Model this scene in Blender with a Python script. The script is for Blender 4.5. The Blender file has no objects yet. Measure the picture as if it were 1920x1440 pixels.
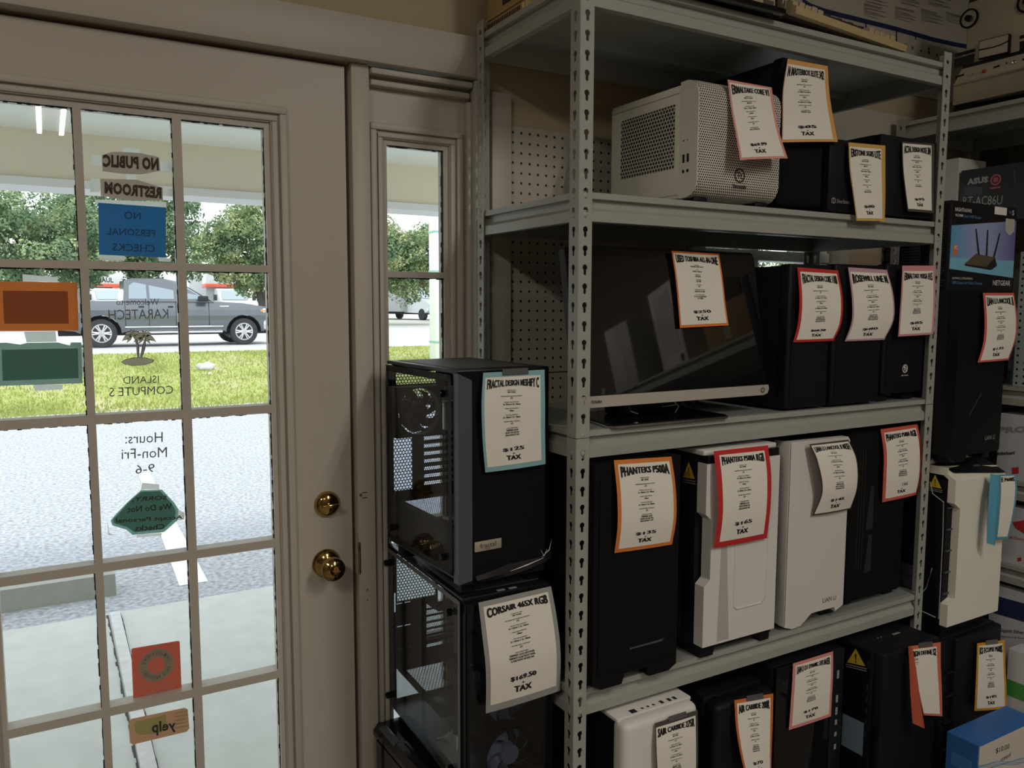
import bpy, bmesh, math, random
from mathutils import Vector, Matrix
random.seed(7)
SC = bpy.context.scene
COL = SC.collection
PI = math.pi
# ---------------------------------------------------------------- camera
F = 1512.77
YAW, PIT, ROL = math.radians(29.903), math.radians(5.658), math.radians(-0.1307)
CAM = Vector((0, 0, 1.5))
_f = Vector((math.sin(YAW)*math.cos(PIT), math.cos(YAW)*math.cos(PIT), -math.sin(PIT)))
_r = Vector((math.cos(YAW), -math.sin(YAW), 0))
_d = _f.cross(_r)
_c, _s = math.cos(ROL), math.sin(ROL)
CR, CD = _r*_c + _d*_s, _d*_c - _r*_s
cam = bpy.data.cameras.new('camera')
cam.sensor_fit = 'HORIZONTAL'; cam.sensor_width = 36.0; cam.lens = 36.0*F/1920
cam.clip_start = 0.02; cam.clip_end = 400
camo = bpy.data.objects.new('camera', cam); COL.objects.link(camo)
m3 = Matrix((CR, -CD, -_f)).transposed()
camo.matrix_world = Matrix.Translation(CAM) @ m3.to_4x4()
SC.camera = camo
# ---------------------------------------------------------------- colour management
SC.view_settings.view_transform = 'Standard'
SC.view_settings.look = 'None'
SC.view_settings.exposure = 0.0
SC.view_settings.gamma = 1.0
SC.view_settings.use_curve_mapping = False
SC.cycles.max_bounces = 10
SC.cycles.transparent_max_bounces = 24
SC.cycles.sample_clamp_indirect = 4.0
SC.cycles.use_denoising = True
# ---------------------------------------------------------------- sky, sun, ceiling light
world = bpy.data.worlds.new('overcast_sky'); SC.world = world
world.use_nodes = True
wn, wl = world.node_tree.nodes, world.node_tree.links
wn.clear()
wo = wn.new('ShaderNodeOutputWorld'); wb = wn.new('ShaderNodeBackground')
wt = wn.new('ShaderNodeTexCoord'); wz = wn.new('ShaderNodeTexNoise'); wr = wn.new('ShaderNodeValToRGB')
wz.inputs['Scale'].default_value = 2.5; wz.inputs['Detail'].default_value = 6
wl.new(wt.outputs['Generated'], wz.inputs['Vector']); wl.new(wz.outputs['Fac'], wr.inputs['Fac'])
wr.color_ramp.elements[0].position = .35; wr.color_ramp.elements[0].color = (.80, .90, 1, 1)
wr.color_ramp.elements[1].position = .65; wr.color_ramp.elements[1].color = (1, 1, 1, 1)
wl.new(wr.outputs['Color'], wb.inputs['Color']); wl.new(wb.outputs['Background'], wo.inputs['Surface'])
wb.inputs['Strength'].default_value = 2.15
sun = bpy.data.lights.new('sun', 'SUN'); sun.energy = 1.3; sun.angle = math.radians(12); sun.color = (1, .97, .92)
suno = bpy.data.objects.new('sun', sun); COL.objects.link(suno)
suno.location = (5, 14, 20); suno.rotation_euler = (math.radians(22), math.radians(12), 0)
def area(name, loc, sx, sy, power, color):
    l = bpy.data.lights.new(name, 'AREA'); l.shape = 'RECTANGLE'; l.size = sx; l.size_y = sy
    l.energy = power; l.color = color
    o = bpy.data.objects.new(name, l); COL.objects.link(o); o.location = loc
    return o
LAMPS = [(0.1, -3.65), (1.5, -0.9), (1.9, -2.9), (-1.3, -0.6)]
LAMP_POWER = 13.0          # per tube, two tubes to a fixture
CEIL = 3.0
for lx, ly in LAMPS:
    for dx in (-.08, .08): area('fluorescent_light', (lx+dx, ly, CEIL-.088), .035, 1.15, LAMP_POWER, (1, .92, .80))
# ---------------------------------------------------------------- helpers: image measurements to points of a known plane
def ray(px, py):
    return CR*((px-960)/F) + CD*((py-720)/F) + _f
def atY(px, py, y):
    d = ray(px, py); return CAM + d*((y-CAM.y)/d.y)
def atX(px, py, x):
    d = ray(px, py); return CAM + d*((x-CAM.x)/d.x)
def atZ(px, py, z):
    d = ray(px, py); return CAM + d*((z-CAM.z)/d.z)
# ---------------------------------------------------------------- materials
def lin(c):
    c /= 255.0
    return c/12.92 if c <= .04045 else ((c+.055)/1.055)**2.4
def rgb(*c):
    return (lin(c[0]), lin(c[1]), lin(c[2]), 1)
MATS = {}
def pm(name, col, rough=.5, metal=0.0, spec=.5, noise=0.0, nscale=20.0, bump=0.0, bscale=200.0, coat=0.0, trans=0.0, emit=0.0, translucent=0.0):
    if name in MATS: return MATS[name]
    m = bpy.data.materials.new(name); m.use_nodes = True
    nt = m.node_tree; b = nt.nodes['Principled BSDF']; out = nt.nodes['Material Output']
    b.inputs['Base Color'].default_value = col
    b.inputs['Roughness'].default_value = rough; b.inputs['Metallic'].default_value = metal
    b.inputs['Specular IOR Level'].default_value = spec
    b.inputs['Coat Weight'].default_value = coat
    b.inputs['Transmission Weight'].default_value = trans
    if emit:
        b.inputs['Emission Color'].default_value = col; b.inputs['Emission Strength'].default_value = emit
    tc = nt.nodes.new('ShaderNodeTexCoord')
    if noise:
        n = nt.nodes.new('ShaderNodeTexNoise'); n.inputs['Scale'].default_value = nscale; n.inputs['Detail'].default_value = 5
        nt.links.new(tc.outputs['Object'], n.inputs['Vector'])
        mx = nt.nodes.new('ShaderNodeMix'); mx.data_type = 'RGBA'
        mx.inputs[6].default_value = tuple(x*(1-noise) for x in col[:3])+(1,)
        mx.inputs[7].default_value = tuple(min(1, x*(1+noise)) for x in col[:3])+(1,)
        nt.links.new(n.outputs['Fac'], mx.inputs['Factor']); nt.links.new(mx.outputs[2], b.inputs['Base Color'])
    if bump:
        n2 = nt.nodes.new('ShaderNodeTexNoise'); n2.inputs['Scale'].default_value = bscale; n2.inputs['Detail'].default_value = 3
        nt.links.new(tc.outputs['Object'], n2.inputs['Vector'])
        bp = nt.nodes.new('ShaderNodeBump'); bp.inputs['Strength'].default_value = bump; bp.inputs['Distance'].default_value = .002
        nt.links.new(n2.outputs['Fac'], bp.inputs['Height']); nt.links.new(bp.outputs['Normal'], b.inputs['Normal'])
    if translucent:
        t = nt.nodes.new('ShaderNodeBsdfTranslucent'); t.inputs['Color'].default_value = col
        ms = nt.nodes.new('ShaderNodeMixShader'); ms.inputs['Fac'].default_value = translucent
        nt.links.new(b.outputs['BSDF'], ms.inputs[1]); nt.links.new(t.outputs['BSDF'], ms.inputs[2])
        nt.links.new(ms.outputs['Shader'], out.inputs['Surface'])
    MATS[name] = m
    return m
def glass(name, tint=(1, 1, 1, 1), rough=.0, refl=1.0):
    """thin pane: clear (tinted) transmission plus a Fresnel mirror"""
    m = bpy.data.materials.new(name); m.use_nodes = True; nt = m.node_tree; nt.nodes.clear()
    out = nt.nodes.new('ShaderNodeOutputMaterial'); mix = nt.nodes.new('ShaderNodeMixShader')
    t = nt.nodes.new('ShaderNodeBsdfTransparent'); g = nt.nodes.new('ShaderNodeBsdfGlossy'); lw = nt.nodes.new('ShaderNodeLayerWeight')
    p5 = nt.nodes.new('ShaderNodeMath'); p5.operation = 'POWER'; p5.inputs[1].default_value = 5.0
    fr = nt.nodes.new('ShaderNodeMath'); fr.operation = 'MULTIPLY_ADD'; fr.inputs[1].default_value = .96; fr.inputs[2].default_value = .04*refl
    nt.links.new(lw.outputs['Facing'], p5.inputs[0]); nt.links.new(p5.outputs[0], fr.inputs[0])
    t.inputs['Color'].default_value = tint; g.inputs['Roughness'].default_value = rough
    nt.links.new(fr.outputs[0], mix.inputs['Fac']); nt.links.new(t.outputs['BSDF'], mix.inputs[1])
    nt.links.new(g.outputs['BSDF'], mix.inputs[2]); nt.links.new(mix.outputs['Shader'], out.inputs['Surface'])
    MATS[name] = m
    return m
def perf(name, col, pitch, rad, stagger=True, hole='dark', rough=.5, metal=0.0, holecol=(.008, .008, .01, 1), sx=1.0):
    """sheet with round holes on a grid given by the UVs (metres)"""
    m = bpy.data.materials.new(name); m.use_nodes = True; nt = m.node_tree; N = nt.nodes; L = nt.links
    b = N['Principled BSDF']; out = N['Material Output']
    b.inputs['Base Color'].default_value = col; b.inputs['Roughness'].default_value = rough; b.inputs['Metallic'].default_value = metal
    uv = N.new('ShaderNodeUVMap')
    px, py = pitch*sx, pitch*(math.sqrt(3) if stagger else 1.0)
    def dist(ox, oy):
        a = N.new('ShaderNodeVectorMath'); a.operation = 'ADD'; a.inputs[1].default_value = (ox+100*px, oy+100*py, 0)
        L.new(uv.outputs['UV'], a.inputs[0])
        mo = N.new('ShaderNodeVectorMath'); mo.operation = 'MODULO'; mo.inputs[1].default_value = (px, py, 1)
        L.new(a.outputs[0], mo.inputs[0])
        su = N.new('ShaderNodeVectorMath'); su.operation = 'SUBTRACT'; su.inputs[1].default_value = (px/2, py/2, 0)
        L.new(mo.outputs[0], su.inputs[0])
        le = N.new('ShaderNodeVectorMath'); le.operation = 'LENGTH'; L.new(su.outputs[0], le.inputs[0])
        return le.outputs['Value']
    d = dist(0, 0)
    if stagger:
        mi = N.new('ShaderNodeMath'); mi.operation = 'MINIMUM'
        L.new(d, mi.inputs[0]); L.new(dist(px/2, py/2), mi.inputs[1]); d = mi.outputs[0]
    lt = N.new('ShaderNodeMath'); lt.operation = 'LESS_THAN'; lt.inputs[1].default_value = rad
    L.new(d, lt.inputs[0])
    if hole == 'dark':
        mx = N.new('ShaderNodeMix'); mx.data_type = 'RGBA'; mx.inputs[6].default_value = col; mx.inputs[7].default_value = holecol
        L.new(lt.outputs[0], mx.inputs['Factor']); L.new(mx.outputs[2], b.inputs['Base Color'])
    else:
        t = N.new('ShaderNodeBsdfTransparent'); ms = N.new('ShaderNodeMixShader')
        L.new(lt.outputs[0], ms.inputs['Fac']); L.new(b.outputs['BSDF'], ms.inputs[1]); L.new(t.outputs['BSDF'], ms.inputs[2])
        L.new(ms.outputs['Shader'], out.inputs['Surface'])
    MATS[name] = m
    return m
# ---------------------------------------------------------------- text outlines
_tc = {}
def text2d(body, bold=0.0, res=2):
    k = (body, bold, res)
    if k not in _tc:
        cu = bpy.data.curves.new('t', 'FONT'); cu.body = body; cu.size = 1.0; cu.offset = bold; cu.resolution_u = res
        cu.space_character = 1.0 + bold*1.2
        o = bpy.data.objects.new('t', cu)
        me = o.to_mesh()
        vs = [(v.co.x, v.co.y) for v in me.vertices]; fs = [tuple(p.vertices) for p in me.polygons]
        o.to_mesh_clear(); bpy.data.objects.remove(o); bpy.data.curves.remove(cu)
        if vs:
            x0 = min(v[0] for v in vs); x1 = max(v[0] for v in vs); y0 = min(v[1] for v in vs); y1 = max(v[1] for v in vs)
        else:
            x0 = y0 = 0; x1 = y1 = 1
        _tc[k] = ([((x-x0)/max(x1-x0, 1e-6), (y-y0)/max(y1-y0, 1e-6)) for x, y in vs], fs, (x1-x0)/max(y1-y0, 1e-6))
    return _tc[k]
# ---------------------------------------------------------------- mesh builder
class MB:
    def __init__(s): s.v = []; s.f = []; s.m = []; s.sm = []
    def add(s, vs, fs, mat=0, M=None, smooth=True):
        b = len(s.v)
        s.v += [tuple(M @ Vector(v)) for v in vs] if M is not None else [tuple(v) for v in vs]
        for f in fs: s.f.append(tuple(b+i for i in f)); s.m.append(mat); s.sm.append(smooth)
        return s
    def box(s, x0, x1, y0, y1, z0, z1, mat=0, b=0.0, seg=2, M=None):
        if b <= 0:
            vs = [(x, y, z) for x in (x0, x1) for y in (y0, y1) for z in (z0, z1)]
            return s.add(vs, [(0, 1, 3, 2), (4, 6, 7, 5), (0, 4, 5, 1), (2, 3, 7, 6), (0, 2, 6, 4), (1, 5, 7, 3)], mat, M)
        bm = bmesh.new(); bmesh.ops.create_cube(bm, size=1)
        for v in bm.verts: v.co = ((x0+x1)/2+v.co.x*(x1-x0), (y0+y1)/2+v.co.y*(y1-y0), (z0+z1)/2+v.co.z*(z1-z0))
        bmesh.ops.bevel(bm, geom=bm.edges[:], offset=b, segments=seg, affect='EDGES', profile=.5)
        bm.verts.index_update()
        s.add([v.co[:] for v in bm.verts], [tuple(v.index for v in f.verts) for f in bm.faces], mat, M); bm.free()
        return s
    def quad(s, a, b, c, d, mat=0, M=None): return s.add([a, b, c, d], [(0, 1, 2, 3)], mat, M)
    def prism(s, poly, h0, h1, axis='z', mat=0, M=None):
        fn = {'z': lambda a, b, h: (a, b, h), 'y': lambda a, b, h: (a, h, b), 'x': lambda a, b, h: (h, a, b)}[axis]
        n = len(poly)
        vs = [fn(a, b, h0) for a, b in poly]+[fn(a, b, h1) for a, b in poly]
        fs = [tuple(range(n))[::-1], tuple(range(n, 2*n))]+[(i, (i+1) % n, n+(i+1) % n, n+i) for i in range(n)]
        return s.add(vs, fs, mat, M)
    def lathe(s, prof, n=24, mat=0, M=None):
        vs = []; fs = []
        for r, h in prof:
            for k in range(n): a = 2*PI*k/n; vs.append((r*math.cos(a), r*math.sin(a), h))
        for i in range(len(prof)-1):
            for k in range(n): fs.append((i*n+k, i*n+(k+1) % n, (i+1)*n+(k+1) % n, (i+1)*n+k))
        fs.append(tuple(range(n))[::-1]); fs.append(tuple((len(prof)-1)*n+k for k in range(n)))
        return s.add(vs, fs, mat, M)
    def tube(s, pts, r, n=8, mat=0, M=None):
        pts = [Vector(p) for p in pts]; vs = []; fs = []
        for i, p in enumerate(pts):
            t = (pts[min(i+1, len(pts)-1)]-pts[max(i-1, 0)]).normalized()
            u = t.orthogonal().normalized() if abs(t.z) > .95 else t.cross(Vector((0, 0, 1))).normalized()
            w = t.cross(u); rr = r[i] if isinstance(r, (list, tuple)) else r
            for k in range(n): a = 2*PI*k/n; vs.append(p+u*(rr*math.cos(a))+w*(rr*math.sin(a)))
        for i in range(len(pts)-1):
            for k in range(n): fs.append((i*n+k, i*n+(k+1) % n, (i+1)*n+(k+1) % n, (i+1)*n+k))
        fs.append(tuple(range(n))[::-1]); fs.append(tuple((len(pts)-1)*n+k for k in range(n)))
        return s.add(vs, fs, mat, M)
    def plate(s, outline, holes, t, mat=0, M=None):
        """flat plate in local xy with holes cut through, thickness t about z=0"""
        cu = bpy.data.curves.new('p', 'CURVE'); cu.dimensions = '2D'; cu.fill_mode = 'BOTH'; cu.extrude = t/2
        for lp in [outline]+holes:
            sp = cu.splines.new('POLY'); sp.points.add(len(lp)-1); sp.use_cyclic_u = True
            for p, c in zip(sp.points, lp): p.co = (c[0], c[1], 0, 1)
        o = bpy.data.objects.new('p', cu); me = o.to_mesh()
        s.add([v.co[:] for v in me.vertices], [tuple(p.vertices) for p in me.polygons], mat, M, smooth=False)
        o.to_mesh_clear(); bpy.data.objects.remove(o); bpy.data.curves.remove(cu)
        return s
    def text(s, body, tl, tr, br, bl, mat=0, bold=0.0, res=2, mirror=False, lift=None):
        """text stretched over the four corner points (as the reader sees them)"""
        vs, fs, _ = text2d(body, bold, res)
        tl, tr, br, bl = (Vector(p) for p in (tl, tr, br, bl))
        if lift is not None: tl, tr, br, bl = (p+Vector(lift) for p in (tl, tr, br, bl))
        out = []
        for x, y in vs:
            x = 1-x if mirror else x
            out.append((tl*(1-x)+tr*x)*y+(bl*(1-x)+br*x)*(1-y))
        return s.add(out, fs, mat, smooth=False)
    def disc(s, c, r, n=24, mat=0, nrm='y', r2=0.0):
        c = Vector(c)
        def pt(rr, a):
            ca, sa = rr*math.cos(a), rr*math.sin(a)
            return c+Vector({'y': (ca, 0, sa), 'x': (0, ca, sa), 'z': (ca, sa, 0)}[nrm])
        if r2 > 0:
            vs = [pt(r, 2*PI*k/n) for k in range(n)]+[pt(r2, 2*PI*k/n) for k in range(n)]
            return s.add(vs, [(k, (k+1) % n, n+(k+1) % n, n+k) for k in range(n)], mat)
        return s.add([pt(r, 2*PI*k/n) for k in range(n)], [tuple(range(n))], mat)
    def build(s, name, mats, parent=None, origin=None, smooth=True, recalc=True, top=False):
        me = bpy.data.meshes.new(name)
        off = Vector((0, 0, 0))
        if origin is not None: off = Vector(origin)
        elif top and s.v:
            xs, ys, zs = zip(*s.v); off = Vector(((min(xs)+max(xs))/2, (min(ys)+max(ys))/2, min(zs)))
        me.from_pydata([tuple(Vector(v)-off) for v in s.v], [], s.f)
        for m in (mats if isinstance(mats, (list, tuple)) else [mats]): me.materials.append(m)
        for p, mi, sm in zip(me.polygons, s.m, s.sm): p.material_index = mi; p.use_smooth = smooth and sm
        if recalc:
            bm = bmesh.new(); bm.from_mesh(me); bmesh.ops.recalc_face_normals(bm, faces=bm.faces[:]); bm.to_mesh(me); bm.free()
        uv = me.uv_layers.new(name='UVMap')
        for p in me.polygons:
            n = p.normal; ax = max(range(3), key=lambda i: abs(n[i]))
            for li in p.loop_indices:
                c = me.vertices[me.loops[li].vertex_index].co
                uv.data[li].uv = (c.y, c.z) if ax == 0 else ((c.x, c.z) if ax == 1 else (c.x, c.y))
        me.update()
        if smooth: me.set_sharp_from_angle(angle=math.radians(35))
        o = bpy.data.objects.new(name, me); COL.objects.link(o)
        if parent is not None: o.parent = parent
        if parent is None or origin is not None or top: o.location = off
        return o
def tag(o, label, cat, group=None, kind=None):
    o['label'] = label; o['category'] = cat
    if group: o['group'] = group
    if kind: o['kind'] = kind
    return o
def thing(name, label, cat, loc=(0, 0, 0), rot=0.0, group=None):
    o = bpy.data.objects.new(name, None); COL.objects.link(o); o.empty_display_size = .05
    o.location = loc; o.rotation_euler = (0, 0, rot)
    return tag(o, label, cat, group)
def struct(mb, name, mats, label=None, cat=None):
    o = mb.build(name, mats); o['kind'] = 'structure'
    if label: o['label'] = label
    if cat: o['category'] = cat
    return o
def dup(root, loc, rot=None, label=None, scale=None):
    r = root.copy(); COL.objects.link(r); r.location = loc
    if rot is not None: r.rotation_euler = (0, 0, rot)
    if scale is not None: r.scale = scale
    if label: r['label'] = label
    for ch in list(root.children):
        c = ch.copy(); COL.objects.link(c); c.parent = r
        for g in ch.children:
            d = g.copy(); COL.objects.link(d); d.parent = c
    return r
def mw(o):
    return (mw(o.parent) @ o.matrix_basis) if o.parent else o.matrix_basis.copy()
def W(mb, name, mats, parent, **k):
    """build a part whose shapes were given in world coordinates"""
    inv = mw(parent).inverted()
    mb.v = [tuple(inv @ Vector(v)) for v in mb.v]
    return mb.build(name, mats, parent, **k)
# ---------------------------------------------------------------- shared materials
paint = pm('cream_trim_paint', (.50, .465, .41, 1), .45, noise=.04, nscale=3, bump=.08, bscale=60)
wallp = pm('tan_wall_paint', (.44, .365, .25, 1), .8, noise=.04, nscale=4)
darkw = pm('brown_panelled_wall', (.13, .11, .09, 1), .8, noise=.2, nscale=3)
ceilm = pm('ceiling_white', (.60, .56, .48, 1), .9)
floorm = pm('vinyl_floor', (.22, .19, .15, 1), .4, noise=.15, nscale=6)
black = pm('black_plastic', (.007, .007, .009, 1), .5, spec=.22, noise=.2, nscale=30)
blacks = pm('black_satin_metal', (.009, .010, .013, 1), .36, spec=.35)
blackm = pm('black_matte_mesh', (.007, .007, .008, 1), .8, spec=.12, bump=.3, bscale=900)
blackg = pm('black_gloss', (.006, .006, .008, 1), .10, spec=.5)
charcoal = pm('charcoal_metal', (.07, .085, .10, 1), .35)
whitep = pm('white_case_paint', (.70, .69, .67, 1), .4, noise=.02)
creamw = pm('warm_white_case_paint', (.80, .78, .68, 1), .38)
greyp = pm('grey_card', (.30, .30, .30, 1), .6)
steel = pm('grey_shelf_enamel', (.35, .355, .33, 1), .42, noise=.04, nscale=10)
deckm = pm('shelf_deck_enamel', (.42, .45, .45, 1), .30, metal=.35, noise=.05, nscale=3)
paper = pm('white_paper', (.80, .77, .71, 1), .85)
ink = pm('black_ink', (.012, .012, .012, 1), .7)
brass = pm('polished_brass', (.48, .32, .12, 1), .12, metal=1.0, noise=.15, nscale=40)
chrome = pm('chrome', (.75, .75, .76, 1), .12, metal=1.0)
alu = pm('brushed_aluminium', (.55, .52, .46, 1), .3, metal=.85)
glass('window_glass', (.97, .985, .98, 1))
glass('tinted_panel_glass', (.74, .77, .80, 1))
winglass, tintglass = MATS['window_glass'], MATS['tinted_panel_glass']
YW = 1.85
# ---------------------------------------------------------------- room shell
RX0, RX1, RY0 = -2.2, 3.05, -5.0
m = MB(); m.box(RX0-.15, RX1+.15, RY0-.15, YW+.15, -.12, 0); struct(m, 'floor', floorm, 'brown vinyl shop floor', 'floor')
m = MB(); m.box(RX0-.15, RX1+.15, RY0-.15, YW+.15, CEIL, CEIL+.12); struct(m, 'ceiling', ceilm, 'plain white shop ceiling', 'ceiling')
DX0, DX1, DH = -.36, .945, 2.05
WX0, WX1, WZ0, WZ1 = 1.72, 2.31, .95, 1.925
m = MB()
for a in ((RX0-.15, DX0, 0, CEIL), (DX0, DX1, DH, CEIL), (DX1, WX0, 0, CEIL), (WX0, WX1, 0, WZ0), (WX0, WX1, WZ1, CEIL), (WX1, RX1+.15, 0, CEIL)):
    m.box(a[0], a[1], YW, YW+.15, a[2], a[3])
struct(m, 'wall_front', wallp, 'tan painted shop front wall above the door and behind the shelving', 'wall')
m = MB(); m.box(RX1, RX1+.15, RY0, YW, 0, CEIL); struct(m, 'wall_right', darkw, 'dark brown wall behind the corner shelving', 'wall')
m = MB(); m.box(RX0-.15, RX0, RY0, YW, 0, CEIL); struct(m, 'wall_left', darkw)
m = MB(); m.box(RX0-.15, RX1+.15, RY0-.15, RY0, 0, CEIL); struct(m, 'wall_back', darkw)
# header board, casings
m = MB(); m.box(DX0-.4, .945, YW-.04, YW, 2.05, 2.147, b=.003); struct(m, 'trim_1', paint, 'wide cream header board over the door and sidelight', 'trim')
m = MB(); m.box(.992, 1.049, YW-.022, YW, 0, 2.03, b=.003); struct(m, 'trim_2', paint, 'upright cream board beside the pegboard', 'trim')
m = MB(); m.box(WX0-.06, RX1-.002, YW-.02, YW, WZ1, 2.157, b=.003)
m.box(WX0-.06, WX0, YW-.02, YW, WZ0-.06, WZ1); m.box(WX1, WX1+.06, YW-.02, YW, WZ0-.06, WZ1); m.box(WX0-.08, WX1+.08, YW-.06, YW, WZ0-.06, WZ0-.02, b=.004)
struct(m, 'trim_3', paint, 'cream window casing behind the shelving', 'trim')
m = MB(); m.box(.942, .968, YW-.03, YW, 0, 2.05, b=.003); struct(m, 'trim_4', paint, 'narrow cream casing right of the sidelight', 'trim')
# ---------------------------------------------------------------- door: fifteen-lite leaf with knob and deadbolt
door = thing('door_1', 'cream glazed front door with fifteen panes and brass knob', 'door', (.164, YW, 0)); door['kind'] = 'structure'
GX = [-.108, .063, .078, .247, .264, .436]          # pane edges
GZ = [1.886, 1.585, 1.569, 1.270, 1.251, .956, .937, .639, .620, .322]
def lites(mb, gx, gz, x0, x1, z0, z1, y0, y1, ymid):
    """leaf with rectangular panes: stiles, rails, sloped glazing stops"""
    holes = [[(gx[i], gz[j+1]), (gx[i+1], gz[j+1]), (gx[i+1], gz[j]), (gx[i], gz[j])] for i in range(0, len(gx), 2) for j in range(0, len(gz), 2)]
    X0, X1, Z0, Z1 = gx[0]-.0, gx[-1]+.0, gz[-1]-.0, gz[0]+.0
    M = Matrix(((1, 0, 0, 0), (0, 0, -1, (y0+y1)/2), (0, 1, 0, 0), (0, 0, 0, 1)))
    mb.plate([(x0, z0), (x1, z0), (x1, z1), (x0, z1)], [[(X0-.012, Z0-.012), (X1+.012, Z0-.012), (X1+.012, Z1+.012), (X0-.012, Z1+.012)]], y1-y0, M=M)
    M2 = Matrix(((1, 0, 0, 0), (0, 0, -1, (y0+.006+y1)/2), (0, 1, 0, 0), (0, 0, 0, 1)))
    mb.plate([(X0-.013, Z0-.013), (X1+.013, Z0-.013), (X1+.013, Z1+.013), (X0-.013, Z1+.013)], holes, y1-y0-.008, M=M2)
    # raised moulding around the glazed field
    for k, (o, h, w) in enumerate(((.030, .010, .016), (.014, .006, .012))):
        a, b, c, d = X0-o, X1+o, Z0-o, Z1+o
        mb.box(a-w, b+w, y0-h, y0, d, d+w, b=.003); mb.box(a-w, b+w, y0-h, y0, c-w, c, b=.003)
        mb.box(a-w, a, y0-h, y0, c, d, b=.003); mb.box(b, b+w, y0-h, y0, c, d, b=.003)
m = MB(); lites(m, GX, GZ, -.290, .618, .02, 2.040, YW, YW+.044, YW+.022); W(m, 'leaf', paint, door)
m = MB()
for i in range(0, 6, 2):
    for j in range(0, 10, 2):
        m.box(GX[i]-.004, GX[i+1]+.004, YW+.020, YW+.024, GZ[j+1]-.004, GZ[j]+.004)
W(m, 'glass', winglass, door, smooth=False)
# grubby edge of old sealant round every pane
m = MB(); rnd = random.Random(3)
for i in range(0, 6, 2):
    for j in range(0, 10, 2):
        for k in range(22):
            x = GX[i]+(GX[i+1]-GX[i])*k/22; w = (GX[i+1]-GX[i])/22
            m.box(x, x+w, YW+.017, YW+.019, GZ[j]-rnd.uniform(.0008, .0035), GZ[j])
        for k in range(30):
            z = GZ[j+1]+(GZ[j]-GZ[j+1])*k/30; h = (GZ[j]-GZ[j+1])/30
            m.box(GX[i+1]-rnd.uniform(.0008, .003), GX[i+1], YW+.017, YW+.019, z, z+h)
W(m, 'sealant', pm('dark_sealant', (.035, .037, .04, 1), .8), door, smooth=False)

def towards_room(x, z, y=YW): return Matrix.Translation((x, y, z)) @ Matrix(((1, 0, 0, 0), (0, 0, -1, 0), (0, 1, 0, 0), (0, 0, 0, 1)))
m = MB(); m.lathe([(.034, -.002), (.034, .004), (.030, .009), (.018, .012), (.012, .016), (.011, .030), (.016, .036), (.026, .042), (.0285, .052), (.027, .062), (.020, .069), (.012, .071), (.010, .068), (.005, .067), (.004, .070), (.0, .070)], 36, M=towards_room(.552, .883)); W(m, 'door_knob', brass, door)
m = MB(); m.lathe([(.031, -.002), (.031, .004), (.026, .012), (.020, .016), (0.0, .0165)], 36, M=towards_room(.557, 1.026))
deadbolt = W(m, 'deadbolt', brass, door)
m = MB(); m.box(.557-.019, .557+.019, YW-.034, YW-.0165, 1.022, 1.031, b=.003); W(m, 'thumb_turn', brass, deadbolt)
# door frame: jambs, mullion post, strike plate, dark gap
m = MB(); m.box(.630, .674, YW-.012, YW+.10, 0, 2.05, b=.003); m.box(DX0, -.296, YW-.012, YW+.10, 0, 2.05, b=.003); m.box(-.296, .630, YW+.03, YW+.10, 2.043, 2.05)
m.box(.600, .632, YW+.046, YW+.09, 0, 2.05); m.box(-.30, -.27, YW+.046, YW+.09, 0, 2.05); m.box(-.36, -.2915, YW-.010, YW+.03, 0, 2.05)
struct(m, 'trim_5', paint, 'cream door jamb and post between the door and sidelight', 'trim')
m = MB(); m.box(.6285, .634, YW-.0135, YW-.008, .845, .925, b=.001); o = m.build('strike_plate', brass, None, top=True); o['kind'] = 'structure'
m = MB()
for zz in (1.045, 1.032): m.box(.640, .652, YW-.0135, YW-.0118, zz, zz+.002)
m.lathe([(.004, 0), (.0035, .0012), (0, .0014)], 12, M=towards_room(.637, 1.04, YW-.012))
m.box(.648, .650, YW-.0135, YW-.0118, .80, .806); m.box(.648, .650, YW-.0135, YW-.0118, .775, .778)
o = m.build('paint_chips', pm('bare_wood_chip', (.13, .09, .06, 1), .8), None, top=True); o['kind'] = 'structure'
# ---------------------------------------------------------------- sidelight beside the door
SG = [.726, .877]; SZ = [1.880, 1.579, 1.564, 1.265, 1.246, .951, .932, .634, .615, .317]
side = thing('window_1', 'narrow cream sidelight window between the door and the shelving', 'window', (.80, YW, 0)); side['kind'] = 'structure'
m = MB(); lites(m, SG, SZ, .672, .945, .0, 2.045, YW+.012, YW+.054, YW+.03)
m.box(.678, .935, YW-.012, YW+.012, 2.006, 2.020, b=.004); m.box(.676, .940, YW-.02, YW+.012, 2.030, 2.045, b=.004)
m.box(.930, .944, YW-.008, YW+.012, 0, 2.0, b=.004)
W(m, 'frame', paint, side)
m = MB()
for j in range(0, 10, 2): m.box(SG[0]-.004, SG[1]+.004, YW+.030, YW+.034, SZ[j+1]-.004, SZ[j]+.004)
W(m, 'glass', winglass, side, smooth=False)
m = MB()
for j in range(0, 10, 2):
    for k in range(24):
        z = SZ[j+1]+(SZ[j]-SZ[j+1])*k/24; h = (SZ[j]-SZ[j+1])/24
        m.box(SG[1]-rnd.uniform(.003, .006), SG[1], YW+.026, YW+.029, z, z+h)
    for k in range(16):
        x = SG[0]+(SG[1]-SG[0])*k/16
        m.box(x, x+(SG[1]-SG[0])/16, YW+.026, YW+.029, SZ[j]-rnd.uniform(.001, .004), SZ[j])
W(m, 'sealant', MATS['dark_sealant'], side, smooth=False)
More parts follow.
